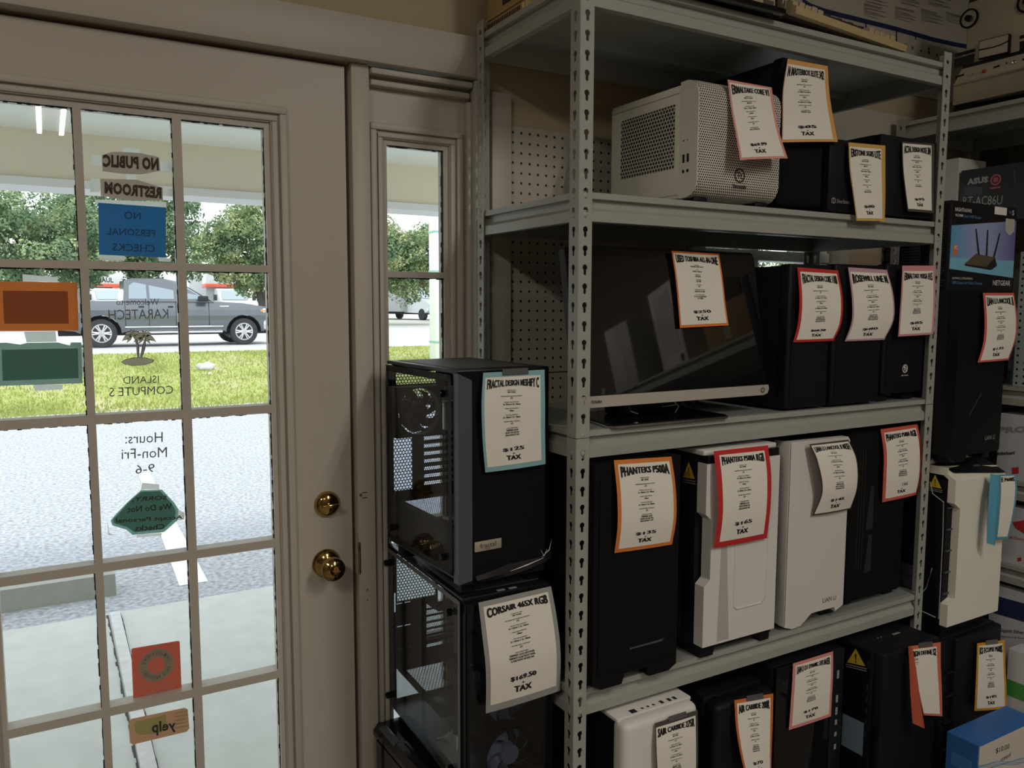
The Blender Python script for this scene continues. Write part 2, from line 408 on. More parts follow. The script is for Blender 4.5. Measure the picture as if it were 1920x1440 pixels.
# ---------------------------------------------------------------- small window behind the shelves
w2 = thing('window_2', 'white framed window glimpsed behind the shelving', 'window', ((WX0+WX1)/2, YW, WZ0)); w2['kind'] = 'structure'
wf = pm('white_window_frame', (.72, .73, .70, 1), .4)
m = MB(); y0, y1 = YW+.02, YW+.09
m.box(WX0, WX1, y0, y1, WZ1-.03, WZ1, b=.003); m.box(WX0, WX1, y0, y1, WZ0, WZ0+.03, b=.003)
for x in (WX0, 1.955, WX1-.03): m.box(x, x+.03, y0, y1, WZ0, WZ1, b=.003)
for x in (1.90, 2.24): m.box(x, x+.018, y0+.02, y1, WZ0+.03, WZ1-.03, b=.003)
m.box(WX0, WX1, y0-.01, y1, 1.640, 1.672, b=.003)
W(m, 'frame', wf, w2)
m = MB(); m.box(WX0+.02, WX1-.02, YW+.055, YW+.059, WZ0+.02, WZ1-.02); W(m, 'glass', winglass, w2, smooth=False)
# ---------------------------------------------------------------- pegboard
pegm = perf('pegboard_holes', (.46, .43, .37, 1), .0254, .0034, stagger=False, rough=.6)
for z0, z1, lab in ((1.317, 1.955, 'large upper pegboard panel on the wall behind the shelving'), (.60, 1.313, 'lower pegboard panel below the seam behind the shelving')):
    m = MB(); m.box(1.051, 1.655, YW-.007, YW-.0005, z0, z1); o = m.build('pegboard', pegm, None, top=True, smooth=False)
    tag(o, lab, 'pegboard', 'wall pegboards')
# ---------------------------------------------------------------- fluorescent fixtures
tube_e = pm('lit_tube', (1, .93, .80, 1), emit=6.0)
whm = pm('fixture_white', (.75, .74, .7, 1), .5)
for i, (lx, ly) in enumerate(LAMPS):
    t = thing('ceiling_light', ('two-tube fluorescent ceiling fixture mirrored in the door glass', 'two-tube fluorescent ceiling fixture in front of the shelving', 'two-tube fluorescent ceiling fixture at the back right of the shop', 'two-tube fluorescent ceiling fixture at the left of the shop')[i], 'ceiling light', (lx, ly, CEIL), 0, 'fluorescent ceiling fixtures')
    m = MB(); m.box(-.16, .16, -.62, .62, -.05, 0, b=.006); m.build('housing', whm, t)
    for x in (-.08, .08):
        m = MB(); m.tube([(x, -.59, -.07), (x, .59, -.07)], .014, 12); m.build('tube', tube_e, t)
# ================================================================ outdoors
conc = pm('pale_concrete', (.60, .62, .60, 1), .85, noise=.14, nscale=9, bump=.15, bscale=120)
asph = pm('gravelly_asphalt', (.41, .425, .46, 1), .9, noise=.95, nscale=34, bump=.3, bscale=150)
roadm = pm('pale_road', (.52, .52, .52, 1), .85, noise=.06, nscale=2)
soff = pm('porch_soffit', (.82, .84, .76, 1), .7)
beamp = pm('tan_fascia', (.74, .67, .53, 1), .8, noise=.04, nscale=3)
whitetrim = pm('white_outdoor_trim', (.75, .75, .74, 1), .6)
GZ0 = -.13
m = MB(); m.box(-8, 14, YW+.16, 4.63, GZ0-.3, GZ0); struct(m, 'porch_slab', conc, 'pale concrete porch slab outside the door', 'ground')
m = MB(); m.box(-30, 45, 4.63, 14.0, -.55, -.15); struct(m, 'parking_lot', asph, 'grey gravelly asphalt parking lot', 'ground')
m = MB()
m.add([(-40, 13.2, -.15), (60, 14.5, -.15), (60, 16.2, .06), (-40, 16.2, .06), (60, 19.0, .20), (-40, 19.0, .20), (60, 21.6, .29), (-40, 21.6, .29), (60, 21.6, -.6), (-40, 21.6, -.6), (60, 14.5, -.6), (-40, 13.2, -.6)],
      [(0, 1, 2, 3), (3, 2, 4, 5), (5, 4, 6, 7), (7, 6, 8, 9)])
gm = bpy.data.materials.new('verge_grass'); gm.use_nodes = True; nt = gm.node_tree; b = nt.nodes['Principled BSDF']; b.inputs['Roughness'].default_value = .9
tc = nt.nodes.new('ShaderNodeTexCoord'); n1 = nt.nodes.new('ShaderNodeTexNoise'); n2 = nt.nodes.new('ShaderNodeTexNoise'); mp = nt.nodes.new('ShaderNodeMapping')
n1.inputs['Scale'].default_value = .9; n1.inputs['Detail'].default_value = 4; n2.inputs['Scale'].default_value = 9; n2.inputs['Detail'].default_value = 8; n2.inputs['Roughness'].default_value = .75
cr = nt.nodes.new('ShaderNodeValToRGB'); e = cr.color_ramp.elements
e[0].position = .36; e[0].color = (.16, .19, .03, 1); e[1].position = .62; e[1].color = (.44, .40, .22, 1)
e2 = cr.color_ramp.elements.new(.5); e2.color = (.31, .36, .08, 1)
ad = nt.nodes.new('ShaderNodeMath'); ad.operation = 'ADD'; ml = nt.nodes.new('ShaderNodeMath'); ml.operation = 'MULTIPLY'; ml.inputs[1].default_value = .5
nt.links.new(tc.outputs['Object'], mp.inputs['Vector']); mp.inputs['Scale'].default_value = (1, .45, 1)
nt.links.new(mp.outputs[0], n1.inputs['Vector']); nt.links.new(mp.outputs[0], n2.inputs['Vector'])
nt.links.new(n1.outputs['Fac'], ad.inputs[0]); nt.links.new(n2.outputs['Fac'], ad.inputs[1]); nt.links.new(ad.outputs[0], ml.inputs[0])
nt.links.new(ml.outputs[0], cr.inputs['Fac']); nt.links.new(cr.outputs['Color'], b.inputs['Base Color'])
struct(m, 'verge_bank', gm, 'grassy verge bank between the parking lot and the road', 'ground')
# grass blades
bladem = pm('grass_blade', (.33, .37, .10, 1), .8, noise=.55, nscale=.8, translucent=.3)
m = MB(); rnd = random.Random(5)
for k in range(26000):
    y = 13.3+8.2*rnd.random()**1.2; x = -4+ (9+ y*.55)*rnd.random()
    yy = [(13.3, -.15), (16.2, .06), (19.0, .20), (21.6, .29)]
    for a, bb in zip(yy, yy[1:]):
        if a[0] <= y <= bb[0]: z = a[1]+(bb[1]-a[1])*(y-a[0])/(bb[0]-a[0])
    h = rnd.uniform(.02, .07); w = rnd.uniform(.006, .014); dx = rnd.uniform(-.04, .04)
    m.add([(x-w, y, z-.01), (x+w, y, z-.01), (x+dx, y+rnd.uniform(-.03, .03), z+h)], [(0, 1, 2)])
o = m.build('verge_grass', bladem, None, smooth=False, recalc=False); tag(o, 'short yellow-green grass growing on the verge by the road', 'grass', kind='stuff')
m = MB(); m.box(-60, 90, 21.6, 41, -.6, .29); struct(m, 'road', roadm, 'wide pale road behind the verge', 'road')
m = MB(); m.box(-80, 120, 41, 110, -.6, .31); struct(m, 'far_lot_ground', pm('far_ground', (.50, .50, .44, 1), .9, noise=.1, nscale=.5), 'pale ground beyond the road', 'ground')
m = MB(); m.add([(.70, 8.5, -.148), (.80, 8.5, -.148), (.76, 4.95, -.148), (.60, 4.95, -.148)], [(0, 1, 2, 3)])
o = m.build('parking_line', pm('line_paint', (.88, .88, .86, 1), .6), None); o['kind'] = 'structure'
# paper-white scrap and broken lumps on the verge
for i, (px, py, y, s) in enumerate(((386, 688, 17.6, .17), (392, 702, 17.0, .07))):
    p = atY(px, py, y); m = MB(); bm = bmesh.new(); bmesh.ops.create_icosphere(bm, subdivisions=3, radius=1)
    for v in bm.verts: v.co = (v.co.x*s*(1+.3*math.sin(5*v.co.y+2*v.co.z)), v.co.y*s*.7, v.co.z*s*.55*(1+.25*math.sin(7*v.co.x)))
    bm.verts.index_update()
    m.add([v.co[:] for v in bm.verts], [tuple(v.index for v in f.verts) for f in bm.faces], 0, Matrix.Translation(p)); bm.free()
    o = m.build('pale_rock', pm('pale_rock', (.66, .68, .70, 1), .8, noise=.2, nscale=12), None, top=True)
    tag(o, ('larger whitish rock lying on the grass verge', 'smaller whitish rock just below the larger one on the verge')[i], 'rock', 'rocks on the verge')
# wheel stop
m = MB(); c0 = atZ(-60, 1158, -.15); c1 = atZ(218, 1114, -.15)
m.prism([(0, 0), (.20, 0), (.165, .115), (.035, .115)], 0, 1.15, 'x')
m.v = [(c1.x-v[0], c1.y+v[1]-.02, -.15+v[2]) for v in m.v]
o = m.build('wheel_stop', pm('weathered_concrete', (.36, .37, .33, 1), .9, noise=.15, nscale=14), None, top=True); tag(o, 'grey concrete wheel stop at the edge of the parking lot', 'wheel stop')
# timber joint strip in the slab
wood = pm('white_weathered_wood', (.66, .66, .66, 1), .8, noise=.25, nscale=25, bump=.4, bscale=60)
m = MB(); m.add([(.215, 4.61, GZ0), (.262, 4.61, GZ0), (.262, YW+.2, GZ0), (.208, YW+.2, GZ0), (.215, 4.61, GZ0+.012), (.262, 4.61, GZ0+.012), (.262, YW+.2, GZ0+.012), (.208, YW+.2, GZ0+.012)], [(0, 1, 2, 3), (4, 5, 6, 7), (0, 1, 5, 4), (1, 2, 6, 5), (2, 3, 7, 6), (3, 0, 4, 7)])
o = m.build('expansion_strip', wood, None, top=True); tag(o, 'weathered white timber strip set across the concrete porch slab', 'timber strip')
m = MB()
for k in range(60):
    y = YW+.2+k*(2.55/60); m.box(.200+rnd.uniform(-.004, .004), .207, y, y+2.55/60, GZ0, GZ0+.003); m.box(.262, .266+rnd.uniform(-.001, .003), y, y+2.55/60, GZ0, GZ0+.003)
o = m.build('slab_joint', MATS['dark_sealant'], None); o['kind'] = 'structure'
# porch roof
m = MB(); m.box(-8, 14, YW+.15, 4.65, 2.335, 2.36); struct(m, 'porch_ceiling', soff, 'pale porch soffit outside', 'ceiling')
m = MB(); m.box(-8, 14, 4.62, 4.85, 2.105, 2.55); struct(m, 'porch_beam', beamp, 'wide tan beam along the porch edge', 'beam')
m = MB(); m.box(-8, 14, 4.60, 4.87, 2.065, 2.105); struct(m, 'porch_trim', whitetrim, 'thin white trim under the porch beam', 'trim')
m = MB(); m.box(-8.2, 14.2, YW+.1, 5.1, 2.56, 2.64); struct(m, 'porch_roof', whitetrim)
# ---------------------------------------------------------------- trees
barkm = pm('bark', (.075, .07, .065, 1), .9, noise=.3, nscale=6)
def leafmat(name, c0, c1, c2):
    g = bpy.data.materials.new(name); g.use_nodes = True; nt = g.node_tree; b = nt.nodes['Principled BSDF']; b.inputs['Roughness'].default_value = .7
    tc = nt.nodes.new('ShaderNodeTexCoord'); n = nt.nodes.new('ShaderNodeTexNoise'); n.inputs['Scale'].default_value = 1.1; n.inputs['Detail'].default_value = 6
    cr = nt.nodes.new('ShaderNodeValToRGB'); e = cr.color_ramp.elements; e[0].position = .36; e[0].color = c0; e[1].position = .66; e[1].color = c2
    k = cr.color_ramp.elements.new(.5); k.color = c1
    nt.links.new(tc.outputs['Object'], n.inputs['Vector']); nt.links.new(n.outputs['Fac'], cr.inputs['Fac']); nt.links.new(cr.outputs['Color'], b.inputs['Base Color'])
    t = nt.nodes.new('ShaderNodeBsdfTranslucent'); nt.links.new(cr.outputs['Color'], t.inputs['Color'])
    ms = nt.nodes.new('ShaderNodeMixShader'); ms.inputs['Fac'].default_value = .28
    nt.links.new(b.outputs['BSDF'], ms.inputs[1]); nt.links.new(t.outputs['BSDF'], ms.inputs[2]); nt.links.new(ms.outputs['Shader'], nt.nodes['Material Output'].inputs['Surface'])
    return g
lm1 = leafmat('leaves_green', (.06, .125, .07, 1), (.18, .29, .15, 1), (.44, .52, .27, 1))
lm2 = leafmat('leaves_yellow_green', (.07, .135, .07, 1), (.22, .32, .145, 1), (.52, .54, .26, 1))
def tree(name, label, loc, rx, ry, rz, cz, seed, lm, trunks, n=30000):
    t = thing(name, label, 'tree', loc, 0, 'trees across the road'); rd = random.Random(seed)
    m = MB()
    cl = []
    for k in range(110):
        while True:
            p = Vector((rd.uniform(-1, 1), rd.uniform(-1, 1), rd.uniform(-1, 1)))
            if .35 < p.length < 1: break
        cl.append((Vector((p.x*rx, p.y*ry, cz+p.z*rz)), rd.uniform(.45, .85)))
    for k in range(n):
        c, r = rd.choice(cl); d = Vector((rd.gauss(0, 1), rd.gauss(0, 1), rd.gauss(0, 1))).normalized()
        p = c+d*r*rd.uniform(.75, 1.05); s = rd.uniform(.045, .12)
        nn = (d+Vector((rd.uniform(-.7, .7), rd.uniform(-.7, .7), rd.uniform(-.4, .8)))).normalized()
        u = nn.orthogonal().normalized(); w = nn.cross(u); a = rd.uniform(0, 6.3); u, w = u*math.cos(a)+w*math.sin(a), w*math.cos(a)-u*math.sin(a)
        m.add([p-u*s, p-w*s*.55, p+u*s, p+w*s*.55], [(0, 1, 2, 3)])
    o = m.build('crown', lm, t, smooth=False, recalc=False); o['kind'] = 'stuff'
    m = MB()
    for pts, r in trunks: m.tube(pts, r, 10)
    for c, r in cl[:16]: m.tube([(0, 0, cz-rz*.7), (c.x*.5, c.y*.5, cz-rz*.2), tuple(c)], [.09, .06, .03], 6)
    m.build('trunk', barkm, t)
    return t
TY = 42.5
tr1 = tree('street_tree', '', (-.6, TY, .30), 3.9, 2.2, 2.3, 3.95, 1, lm1, [([(0, 0, -.2), (.1, 0, 1.6), (0, 0, 3.4)], [.28, .22, .18])])
tr1['label'] = 'leafy green tree across the road above the pickup cab'
tr2 = tree('street_tree', 'leafy tree with dark leaning trunk in front of the pickup', (9.65, TY, .30), 3.5, 2.0, 2.3, 3.95, 2, lm2, [([(.15, 0, -.3), (.05, 0, 1.2), (-.25, 0, 2.1), (-1.6, 0, 3.1)], [.34, .28, .22, .14]), ([(.05, 0, 1.4), (.1, 0, 3.6)], [.24, .16])])
tr3 = tree('street_tree', 'yellow-green tree beyond the road framed by the sidelight', (17.9, TY, .30), 3.4, 2.2, 2.1, 3.85, 3, lm2, [([(2.2, 0, -.2), (2.1, 0, 1.6), (1.4, 0, 3.0)], [.22, .18, .14])])
px1 = [(-5.5, 'leafy green tree across the road behind the orange notice', 1.08), (4.2, 'dense green tree across the road over the pickup bonnet', 1.12), (15.1, 'dense green tree across the road hidden behind the door stile', 1.1), (25.6, 'green tree across the road right of the moving truck', .95)]
for i, (x, lab, s) in enumerate(px1):
    src = (tr1, tr2)[i % 2] if i != 1 else tr1
    dup(src, (x, TY+6.2, .30), PI*i, lab, (s, s, s*1.12))
# ---------------------------------------------------------------- pickup truck
carp = pm('silver_grey_paint', (.13, .145, .17, 1), .25, metal=.35, coat=.8)
cglass = pm('car_glass', (.30, .36, .42, 1), .05, spec=.6)
tyre = pm('tyre_rubber', (.035, .037, .045, 1), .85)
rimm = pm('alloy_rim', (.55, .56, .58, 1), .3, metal=.7)
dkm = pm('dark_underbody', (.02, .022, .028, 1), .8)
lampw = pm('lamp_lens', (.75, .75, .76, 1), .1); lampo = pm('amber_lens', (.85, .35, .14, 1), .2)
TR = thing('pickup_truck', 'silver-grey crew-cab pickup truck driving along the road', 'pickup truck', (3.05, 24.5, .29))
L0, L1 = -2.95, 2.85      # local x: rear to front; local y 0 = near side plane, +y away
def arch(cx, r, n=10): return [(cx-r*math.cos(PI*k/n), .38+r*math.sin(PI*k/n)) for k in range(n+1)]
body = [(L0, .62), (L0+.02, .50), (-2.42, .45)]+arch(-1.78, .50)+[(-1.2, .42), (1.42, .42)]+arch(2.0-.03, .50)+[(2.52, .40), (2.80, .46), (2.88, .70), (2.84, 1.12), (2.70, 1.10), (1.95, 1.22), (1.18, 1.26), (.95, 1.28), (-1.16, 1.30), (-1.18, 1.27), (L0+.03, 1.27), (L0, 1.20)]
m = MB(); m.prism(body, .0, 1.95, 'y'); W_ = 1.95
bo = m.build('body', carp, TR, smooth=False)
bm = bmesh.new(); bm.from_mesh(bo.data); bmesh.ops.triangulate(bm, faces=bm.faces[:])
for zc in (.55, .72, .86, 1.02, 1.12, 1.2): bmesh.ops.bisect_plane(bm, geom=bm.verts[:]+bm.edges[:]+bm.faces[:], plane_co=(0, 0, zc), plane_no=(0, 0, 1))
PR_ = [(.3, .10), (.55, .035), (.72, .012), (.86, .0), (1.02, .0), (1.12, .018), (1.2, .045), (1.32, .085)]
for v in bm.verts:
    z = v.co.z; off = PR_[-1][1] if z > PR_[-1][0] else PR_[0][1]
    for (z0, o0), (z1, o1) in zip(PR_, PR_[1:]):
        if z0 <= z <= z1: off = o0+(o1-o0)*(z-z0)/(z1-z0)
    v.co.y += off if v.co.y < 1 else -off
bm.to_mesh(bo.data); bm.free()
cabo = [(1.15, 1.24), (.98, 1.30), (.22, 1.82), (-.15, 1.90), (-.95, 1.90), (-1.16, 1.84), (-1.22, 1.26)]
m = MB()
n = len(cabo)
vs = [(a, .03+(.16 if z > 1.5 else .0), z) for a, z in cabo]+[(a, W_-.03-(.16 if z > 1.5 else 0), z) for a, z in cabo]
m.add(vs, [tuple(range(n)), tuple(range(n, 2*n))[::-1]]+[(i, (i+1) % n, n+(i+1) % n, n+i) for i in range(n)])
m.build('cab', carp, TR, smooth=False)
def sidepane(poly):
    mm = MB()
    mm.add([(a, .012+.172*max(0, min(1, (z-1.26)/.56)), z) for a, z in poly], [tuple(range(len(poly)))]); return mm
for poly in ([(.93, 1.33), (.62, 1.55), (.30, 1.75), (.20, 1.77), (.16, 1.33)], [(.08, 1.33), (.08, 1.78), (-.55, 1.80), (-.55, 1.33)], [(-.62, 1.33), (-.62, 1.80), (-.92, 1.79), (-1.05, 1.70), (-1.08, 1.33)]):
    sidepane(poly).build('side_window', cglass, TR, smooth=False)
m = MB(); m.add([(1.10, .12, 1.255), (1.10, W_-.12, 1.255), (.26, W_-.26, 1.805), (.26, .26, 1.805)], [(0, 1, 2, 3)]); m.v = [(x+.012, y, z+.012) for x, y, z in m.v]; m.build('windscreen', cglass, TR, smooth=False)
def wheel(x, y):
    mm = MB(); A = Matrix.Translation((x, y, .39)) @ Matrix(((1, 0, 0, 0), (0, 0, -1, 0), (0, 1, 0, 0), (0, 0, 0, 1)))
    mm.lathe([(.24, -.22), (.36, -.22), (.39, -.19), (.39, .0), (.36, .03), (.26, .035), (.25, .01)], 40, 0, A)
    o = mm.build('wheel', tyre, TR)
    mm = MB(); mm.lathe([(.255, .0), (.255, .02), (.225, .022), (.215, .005), (.09, .004), (.085, .03), (0, .034)], 40, 0, A)
    for k in range(6):
        a = 2*PI*k/6
        for da in (-.16, .16):
            p0 = (x+.07*math.cos(a+da), y-.02, .39+.07*math.sin(a+da)); p1 = (x+.235*math.cos(a+da*.9), y-.022, .39+.235*math.sin(a+da*.9)); mm.tube([p0, p1], .022, 6, 0)
    r = mm.build('rim', rimm, o)
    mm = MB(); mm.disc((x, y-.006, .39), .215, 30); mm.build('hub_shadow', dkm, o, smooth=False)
for x in (-1.78, 1.97):
    wheel(x, .06); wheel(x, 1.95-.0)
m = MB()
for cx in (-1.78, 1.97):
    pts = arch(cx, .49)
    m.add([(a, .01, z) for a, z in pts]+[(a, .30, z) for a, z in pts]+[(cx-.49, .01, .2), (cx+.49, .01, .2)], [(i, i+1, len(pts)+i+1, len(pts)+i) for i in range(len(pts)-1)])
    m.add([(a, .31, z) for a, z in pts], [tuple(range(len(pts)))])
m.box(-2.8, 2.7, .35, 1.6, .32, .60); m.build('underbody', dkm, TR, smooth=False)
m = MB(); m.box(-1.2, 1.38, -.012, .0, .535, .575, b=.004); m.build('side_moulding', chrome, TR)
m = MB(); m.tube([(-1.15, .0, .40), (1.35, .0, .40)], .035, 8); m.build('running_board', chrome, TR)
m = MB()
for x in (.05, -.70): m.box(x-.14, x, -.02, .0, 1.10, 1.135, b=.004)
m.box(L0+.5, L0+.6, -.01, 0, 1.0, 1.05); m.build('door_handle', dkm, TR)
m = MB()
for x in (-1.18, -.58, .12, 1.0): m.box(x-.006, x+.006, -.002, .001, .50, 1.27)
m.build('door_seam', dkm, TR, smooth=False)
m = MB(); m.box(.70, .96, -.26, -.02, 1.26, 1.42, b=.04); m.box(.80, .86, -.05, .05, 1.27, 1.31); m.build('wing_mirror', dkm, TR)
m = MB(); m.box(2.50, 2.86, -.004, .10, .93, 1.07, b=.03); m.build('headlamp', lampw, TR)
m = MB(); m.box(2.45, 2.68, -.008, .02, .97, 1.03, b=.01); m.build('turn_signal', lampo, TR)
m = MB(); m.box(2.52, 2.98, -.01, 1.96, .44, .70, b=.05); m.box(2.55, 2.985, -.012, 1.962, .685, .715, b=.01); m.build('front_bumper', pm('bumper_chrome', (.62, .64, .68, 1), .25, metal=.6), TR)
m = MB(); m.box(L0-.16, L0+.05, .05, 1.9, .50, .68, b=.04); m.build('rear_bumper', dkm, TR)
m = MB(); m.box(1.30, 1.55, -.006, .0, 1.115, 1.145); m.build('fender_badge', chrome, TR)
m = MB(); m.box(L0-.005, L0+.10, -.006, .12, .95, 1.24, b=.02); m.build('tail_lamp', pm('red_lens', (.5, .04, .04, 1), .2), TR)
# ---------------------------------------------------------------- moving trucks across the road (facing us)
boxw = pm('truck_box_white', (.72, .73, .74, 1), .4); orng = pm('truck_orange', (.80, .13, .08, 1), .5); vanw = pm('van_white', (.70, .73, .76, 1), .35); silv = pm('truck_side_silver', (.42, .44, .46, 1), .5)
blk = pm('truck_lettering', (.06, .06, .07, 1), .6)
MT = thing('moving_truck', 'white and orange moving truck facing us, seen in the sidelight', 'moving truck', (24.6, 56, .31), .18, 'moving trucks parked across the road')
m = MB(); m.box(-1.55, 1.25, .55, 6.2, .55, 3.35, b=.04); m.build('cargo_box', [silv], MT)
m = MB(); m.box(-1.57, 1.27, .30, 1.6, 2.35, 3.40, b=.06); m.build('box_overhang', boxw, MT)
m = MB(); m.box(-1.60, 1.30, .26, 1.6, 2.28, 2.52, b=.03); m.box(.62, 1.26, .24, .5, 1.72, 2.30, b=.1); m.build('orange_band', orng, MT)
m = MB(); m.text('U-HAUL', (-.75, .285, 2.95), (.75, .285, 2.95), (.75, .285, 2.60), (-.75, .285, 2.60), bold=.03); m.build('lettering', blk, MT, smooth=False)
m = MB(); cab = [(-1.9, .60), (-1.92, 1.10), (-1.75, 1.28), (-1.0, 1.38), (-.35, 2.10), (-.1, 2.20), (.9, 2.20), (.9, .50), (-1.5, .45)]
m.prism([(y, z) for y, z in cab], -1.02, 1.02, 'x'); m.build('cab', vanw, MT, smooth=False)
m = MB(); m.add([(-.86, -.97, 1.43), (.86, -.97, 1.43), (.76, -.40, 2.06), (-.76, -.40, 2.06)], [(0, 1, 2, 3)]); m.v = [(x, y-.03, z+.02) for x, y, z in m.v]; m.build('windscreen', pm('van_glass', (.42, .50, .54, 1), .1), MT, smooth=False)
m = MB(); m.box(-.42, .42, -1.97, -1.88, .88, 1.16, b=.02)
for z in (.93, 1.00, 1.07, 1.13): m.box(-.36, .36, -1.985, -1.96, z, z+.022, mat=1)
m.build('grille', [blk, chrome], MT)
for x in (-.72, .72):
    m = MB(); m.box(x-.18, x+.18, -1.96, -1.88, .90, 1.16, b=.03); m.build('headlamp', lampw, MT)
m = MB(); m.box(-1.04, 1.04, -2.06, -1.86, .58, .78, b=.03); m.build('bumper', chrome, MT)
for x in (-1.28, 1.28):
    m = MB(); m.box(x-.12, x+.12, -.95, -.85, 1.38, 1.78, b=.03); m.build('wing_mirror', blk, MT)
for x in (-.92, .92):
    for y in (-1.2, 4.6):
        m = MB(); m.lathe([(.2, -.14), (.38, -.12), (.38, .12), (.2, .14)], 24, 0, Matrix.Translation((x, y, .38)) @ Matrix.Rotation(PI/2, 4, 'Y')); m.build('wheel', tyre, MT)
m = MB(); m.box(-1.0, 1.0, -1.4, 6.0, .38, .62); m.build('chassis', dkm, MT)
p = atY(440, 560, 58); dup(MT, (p.x-.2, 58, .31), .05, 'white and orange moving truck behind the pickup bonnet')
p = atY(196, 560, 62); dup(MT, (p.x, 62, .31), .3, 'orange and white moving truck half hidden behind the pickup cab')
MT.scale = (1.1, 1.1, 1.1)
# white roadside sign pillar
sgm = pm('sign_white', (.80, .83, .82, 1), .5); tealm = pm('sign_teal', (.28, .52, .45, 1), .5)
dup(tr1, (17.0, 17.6, .02), 1.0, 'green tree on the verge outside the small window', (.62, .62, .62)); dup(tr2, (22.6, 18.0, .02), 2.2, 'yellow-green tree on the verge outside the small window', (.62, .62, .62))
p0 = atY(817, 640, 17.0)
SGN = thing('roadside_sign', 'tall white sign pillar with teal bands by the road', 'sign', (p0.x+.45, 17.0, .20))
m = MB(); m.box(-.45, .75, 0, .35, 0, 3.75, b=.01); m.build('cabinet', sgm, SGN)
m = MB()
for z in (2.92, 2.02, .40): m.box(-.46, .76, -.012, .36, z, z+.045)
m.build('teal_band', tealm, SGN)
m = MB(); m.text('S', (-.22, -.006, 2.82), (-.04, -.006, 2.82), (-.04, -.006, 2.50), (-.22, -.006, 2.50), bold=.0); m.build('lettering', greyp, SGN, smooth=False)
# ================================================================ steel shelving
def keyholes(z0, z1, off=.0):
    hs = []; z = math.ceil((z0+.03-off)/.0381)*.0381+off
    while z < z1-.014:
        h = [(.0165+.0062*math.cos(a), z+.0062*math.sin(a)) for a in [PI*(-.32)+k*(1.64*PI)/9 for k in range(10)]]
        h += [(.0165-.0034, z-.011)]+[(.0165+.0034*math.cos(PI+PI*k/4), z-.0125+.0034*math.sin(PI+PI*k/4)) for k in range(5)]
        hs.append(h); z += .0381
    return hs
def shelving(name, label, loc, rot, w, d, levels, ztop, seam, group):
    t = thing(name, label, 'shelving unit', loc, rot, group)
    pw = .0325
    for sx in (0, 1):
        for sy in (0, 1):
            for z0, z1 in ((0.0, seam), (seam+.0015, ztop)):
                mb = MB(); hs = keyholes(z0, z1, .012)
                fx = Matrix(((1-2*sx, 0, 0, w*sx), (0, 0, 1, d*sy), (0, 1, 0, 0), (0, 0, 0, 1)))
                fy = Matrix(((0, 0, 1, w*sx), ((1-2*sy), 0, 0, d*sy), (0, 1, 0, 0), (0, 0, 0, 1)))
                out = [(0, z0), (pw, z0), (pw, z1), (0, z1)]
                mb.plate(out, hs, .0018, 0, fx); mb.plate(out, hs, .0018, 0, fy)
                mb.build('post', steel, t, smooth=False)
    for b in levels:
        for sy in (0, 1):
            prof = [(.003, 0), (.003, .021), (.015, .029), (.015, .0445), (.003, .0455), (.003, .058), (.020, .058), (.020, 0)]
            if sy: prof = [(d-y, z) for y, z in prof]
            mb = MB(); mb.prism([(y, z+b) for y, z in prof], .003, w-.003, 'x')
            for x in (.0165, w-.0165):
                for zz in (b+.012, b+.050):
                    A = Matrix.Translation((x, d*sy, zz)) @ Matrix(((1, 0, 0, 0), (0, 0, -1 if not sy else 1, 0), (0, 1, 0, 0), (0, 0, 0, 1)))
                    mb.lathe([(.0052, -.003), (.0052, .0012), (.0036, .0020), (0, .0021)], 14, 0, A)
            mb.build('beam', steel, t)
        for sx in (0, 1):
            prof = [(.003, 0), (.003, .021), (.015, .029), (.015, .0445), (.003, .0455), (.003, .058), (.020, .058), (.020, 0)]
            if sx: prof = [(w-x, z) for x, z in prof]
            mb = MB(); mb.prism([(x, z+b) for x, z in prof], .021, d-.021, 'y')
            for y in (.0165, d-.0165):
                for zz in (b+.012, b+.050):
                    A = Matrix.Translation((w*sx, y, zz)) @ Matrix(((0, 0, -1 if not sx else 1, 0), (1, 0, 0, 0), (0, 1, 0, 0), (0, 0, 0, 1)))
                    mb.lathe([(.0052, -.003), (.0052, .0012), (.0036, .0020), (0, .0021)], 14, 0, A)
            mb.build('beam', steel, t)
        mb = MB(); mb.box(.0205, w-.0205, .0205, d-.0205, b+.046, b+.058); mb.box(.0205, w-.0205, d*.72, d*.72+.03, b+.034, b+.046)
        mb.build('shelf_deck', deckm, t, smooth=False)
    return t
SX0, SX1, SY0, SY1 = .932, 2.137, 1.355, 1.792
LV = [2.086, 1.667, 1.181, .620, .052]
DK = [z+.0587 for z in LV]
shelving('steel_shelving', 'grey slotted steel shelving unit full of computer cases beside the sidelight', (SX0, SY0, 0), 0, SX1-SX0, SY1-SY0, LV, 2.172, 1.2235, 'steel shelving units')
RXF = 2.55
RLV = [2.058, 1.195, .905, .640, .052]
shelving('steel_shelving', 'grey slotted steel shelving unit along the right wall holding a tape deck', (RXF, 1.80, 0), -PI/2, 1.205, .437, RLV, 2.13, 1.2235, 'steel shelving units')
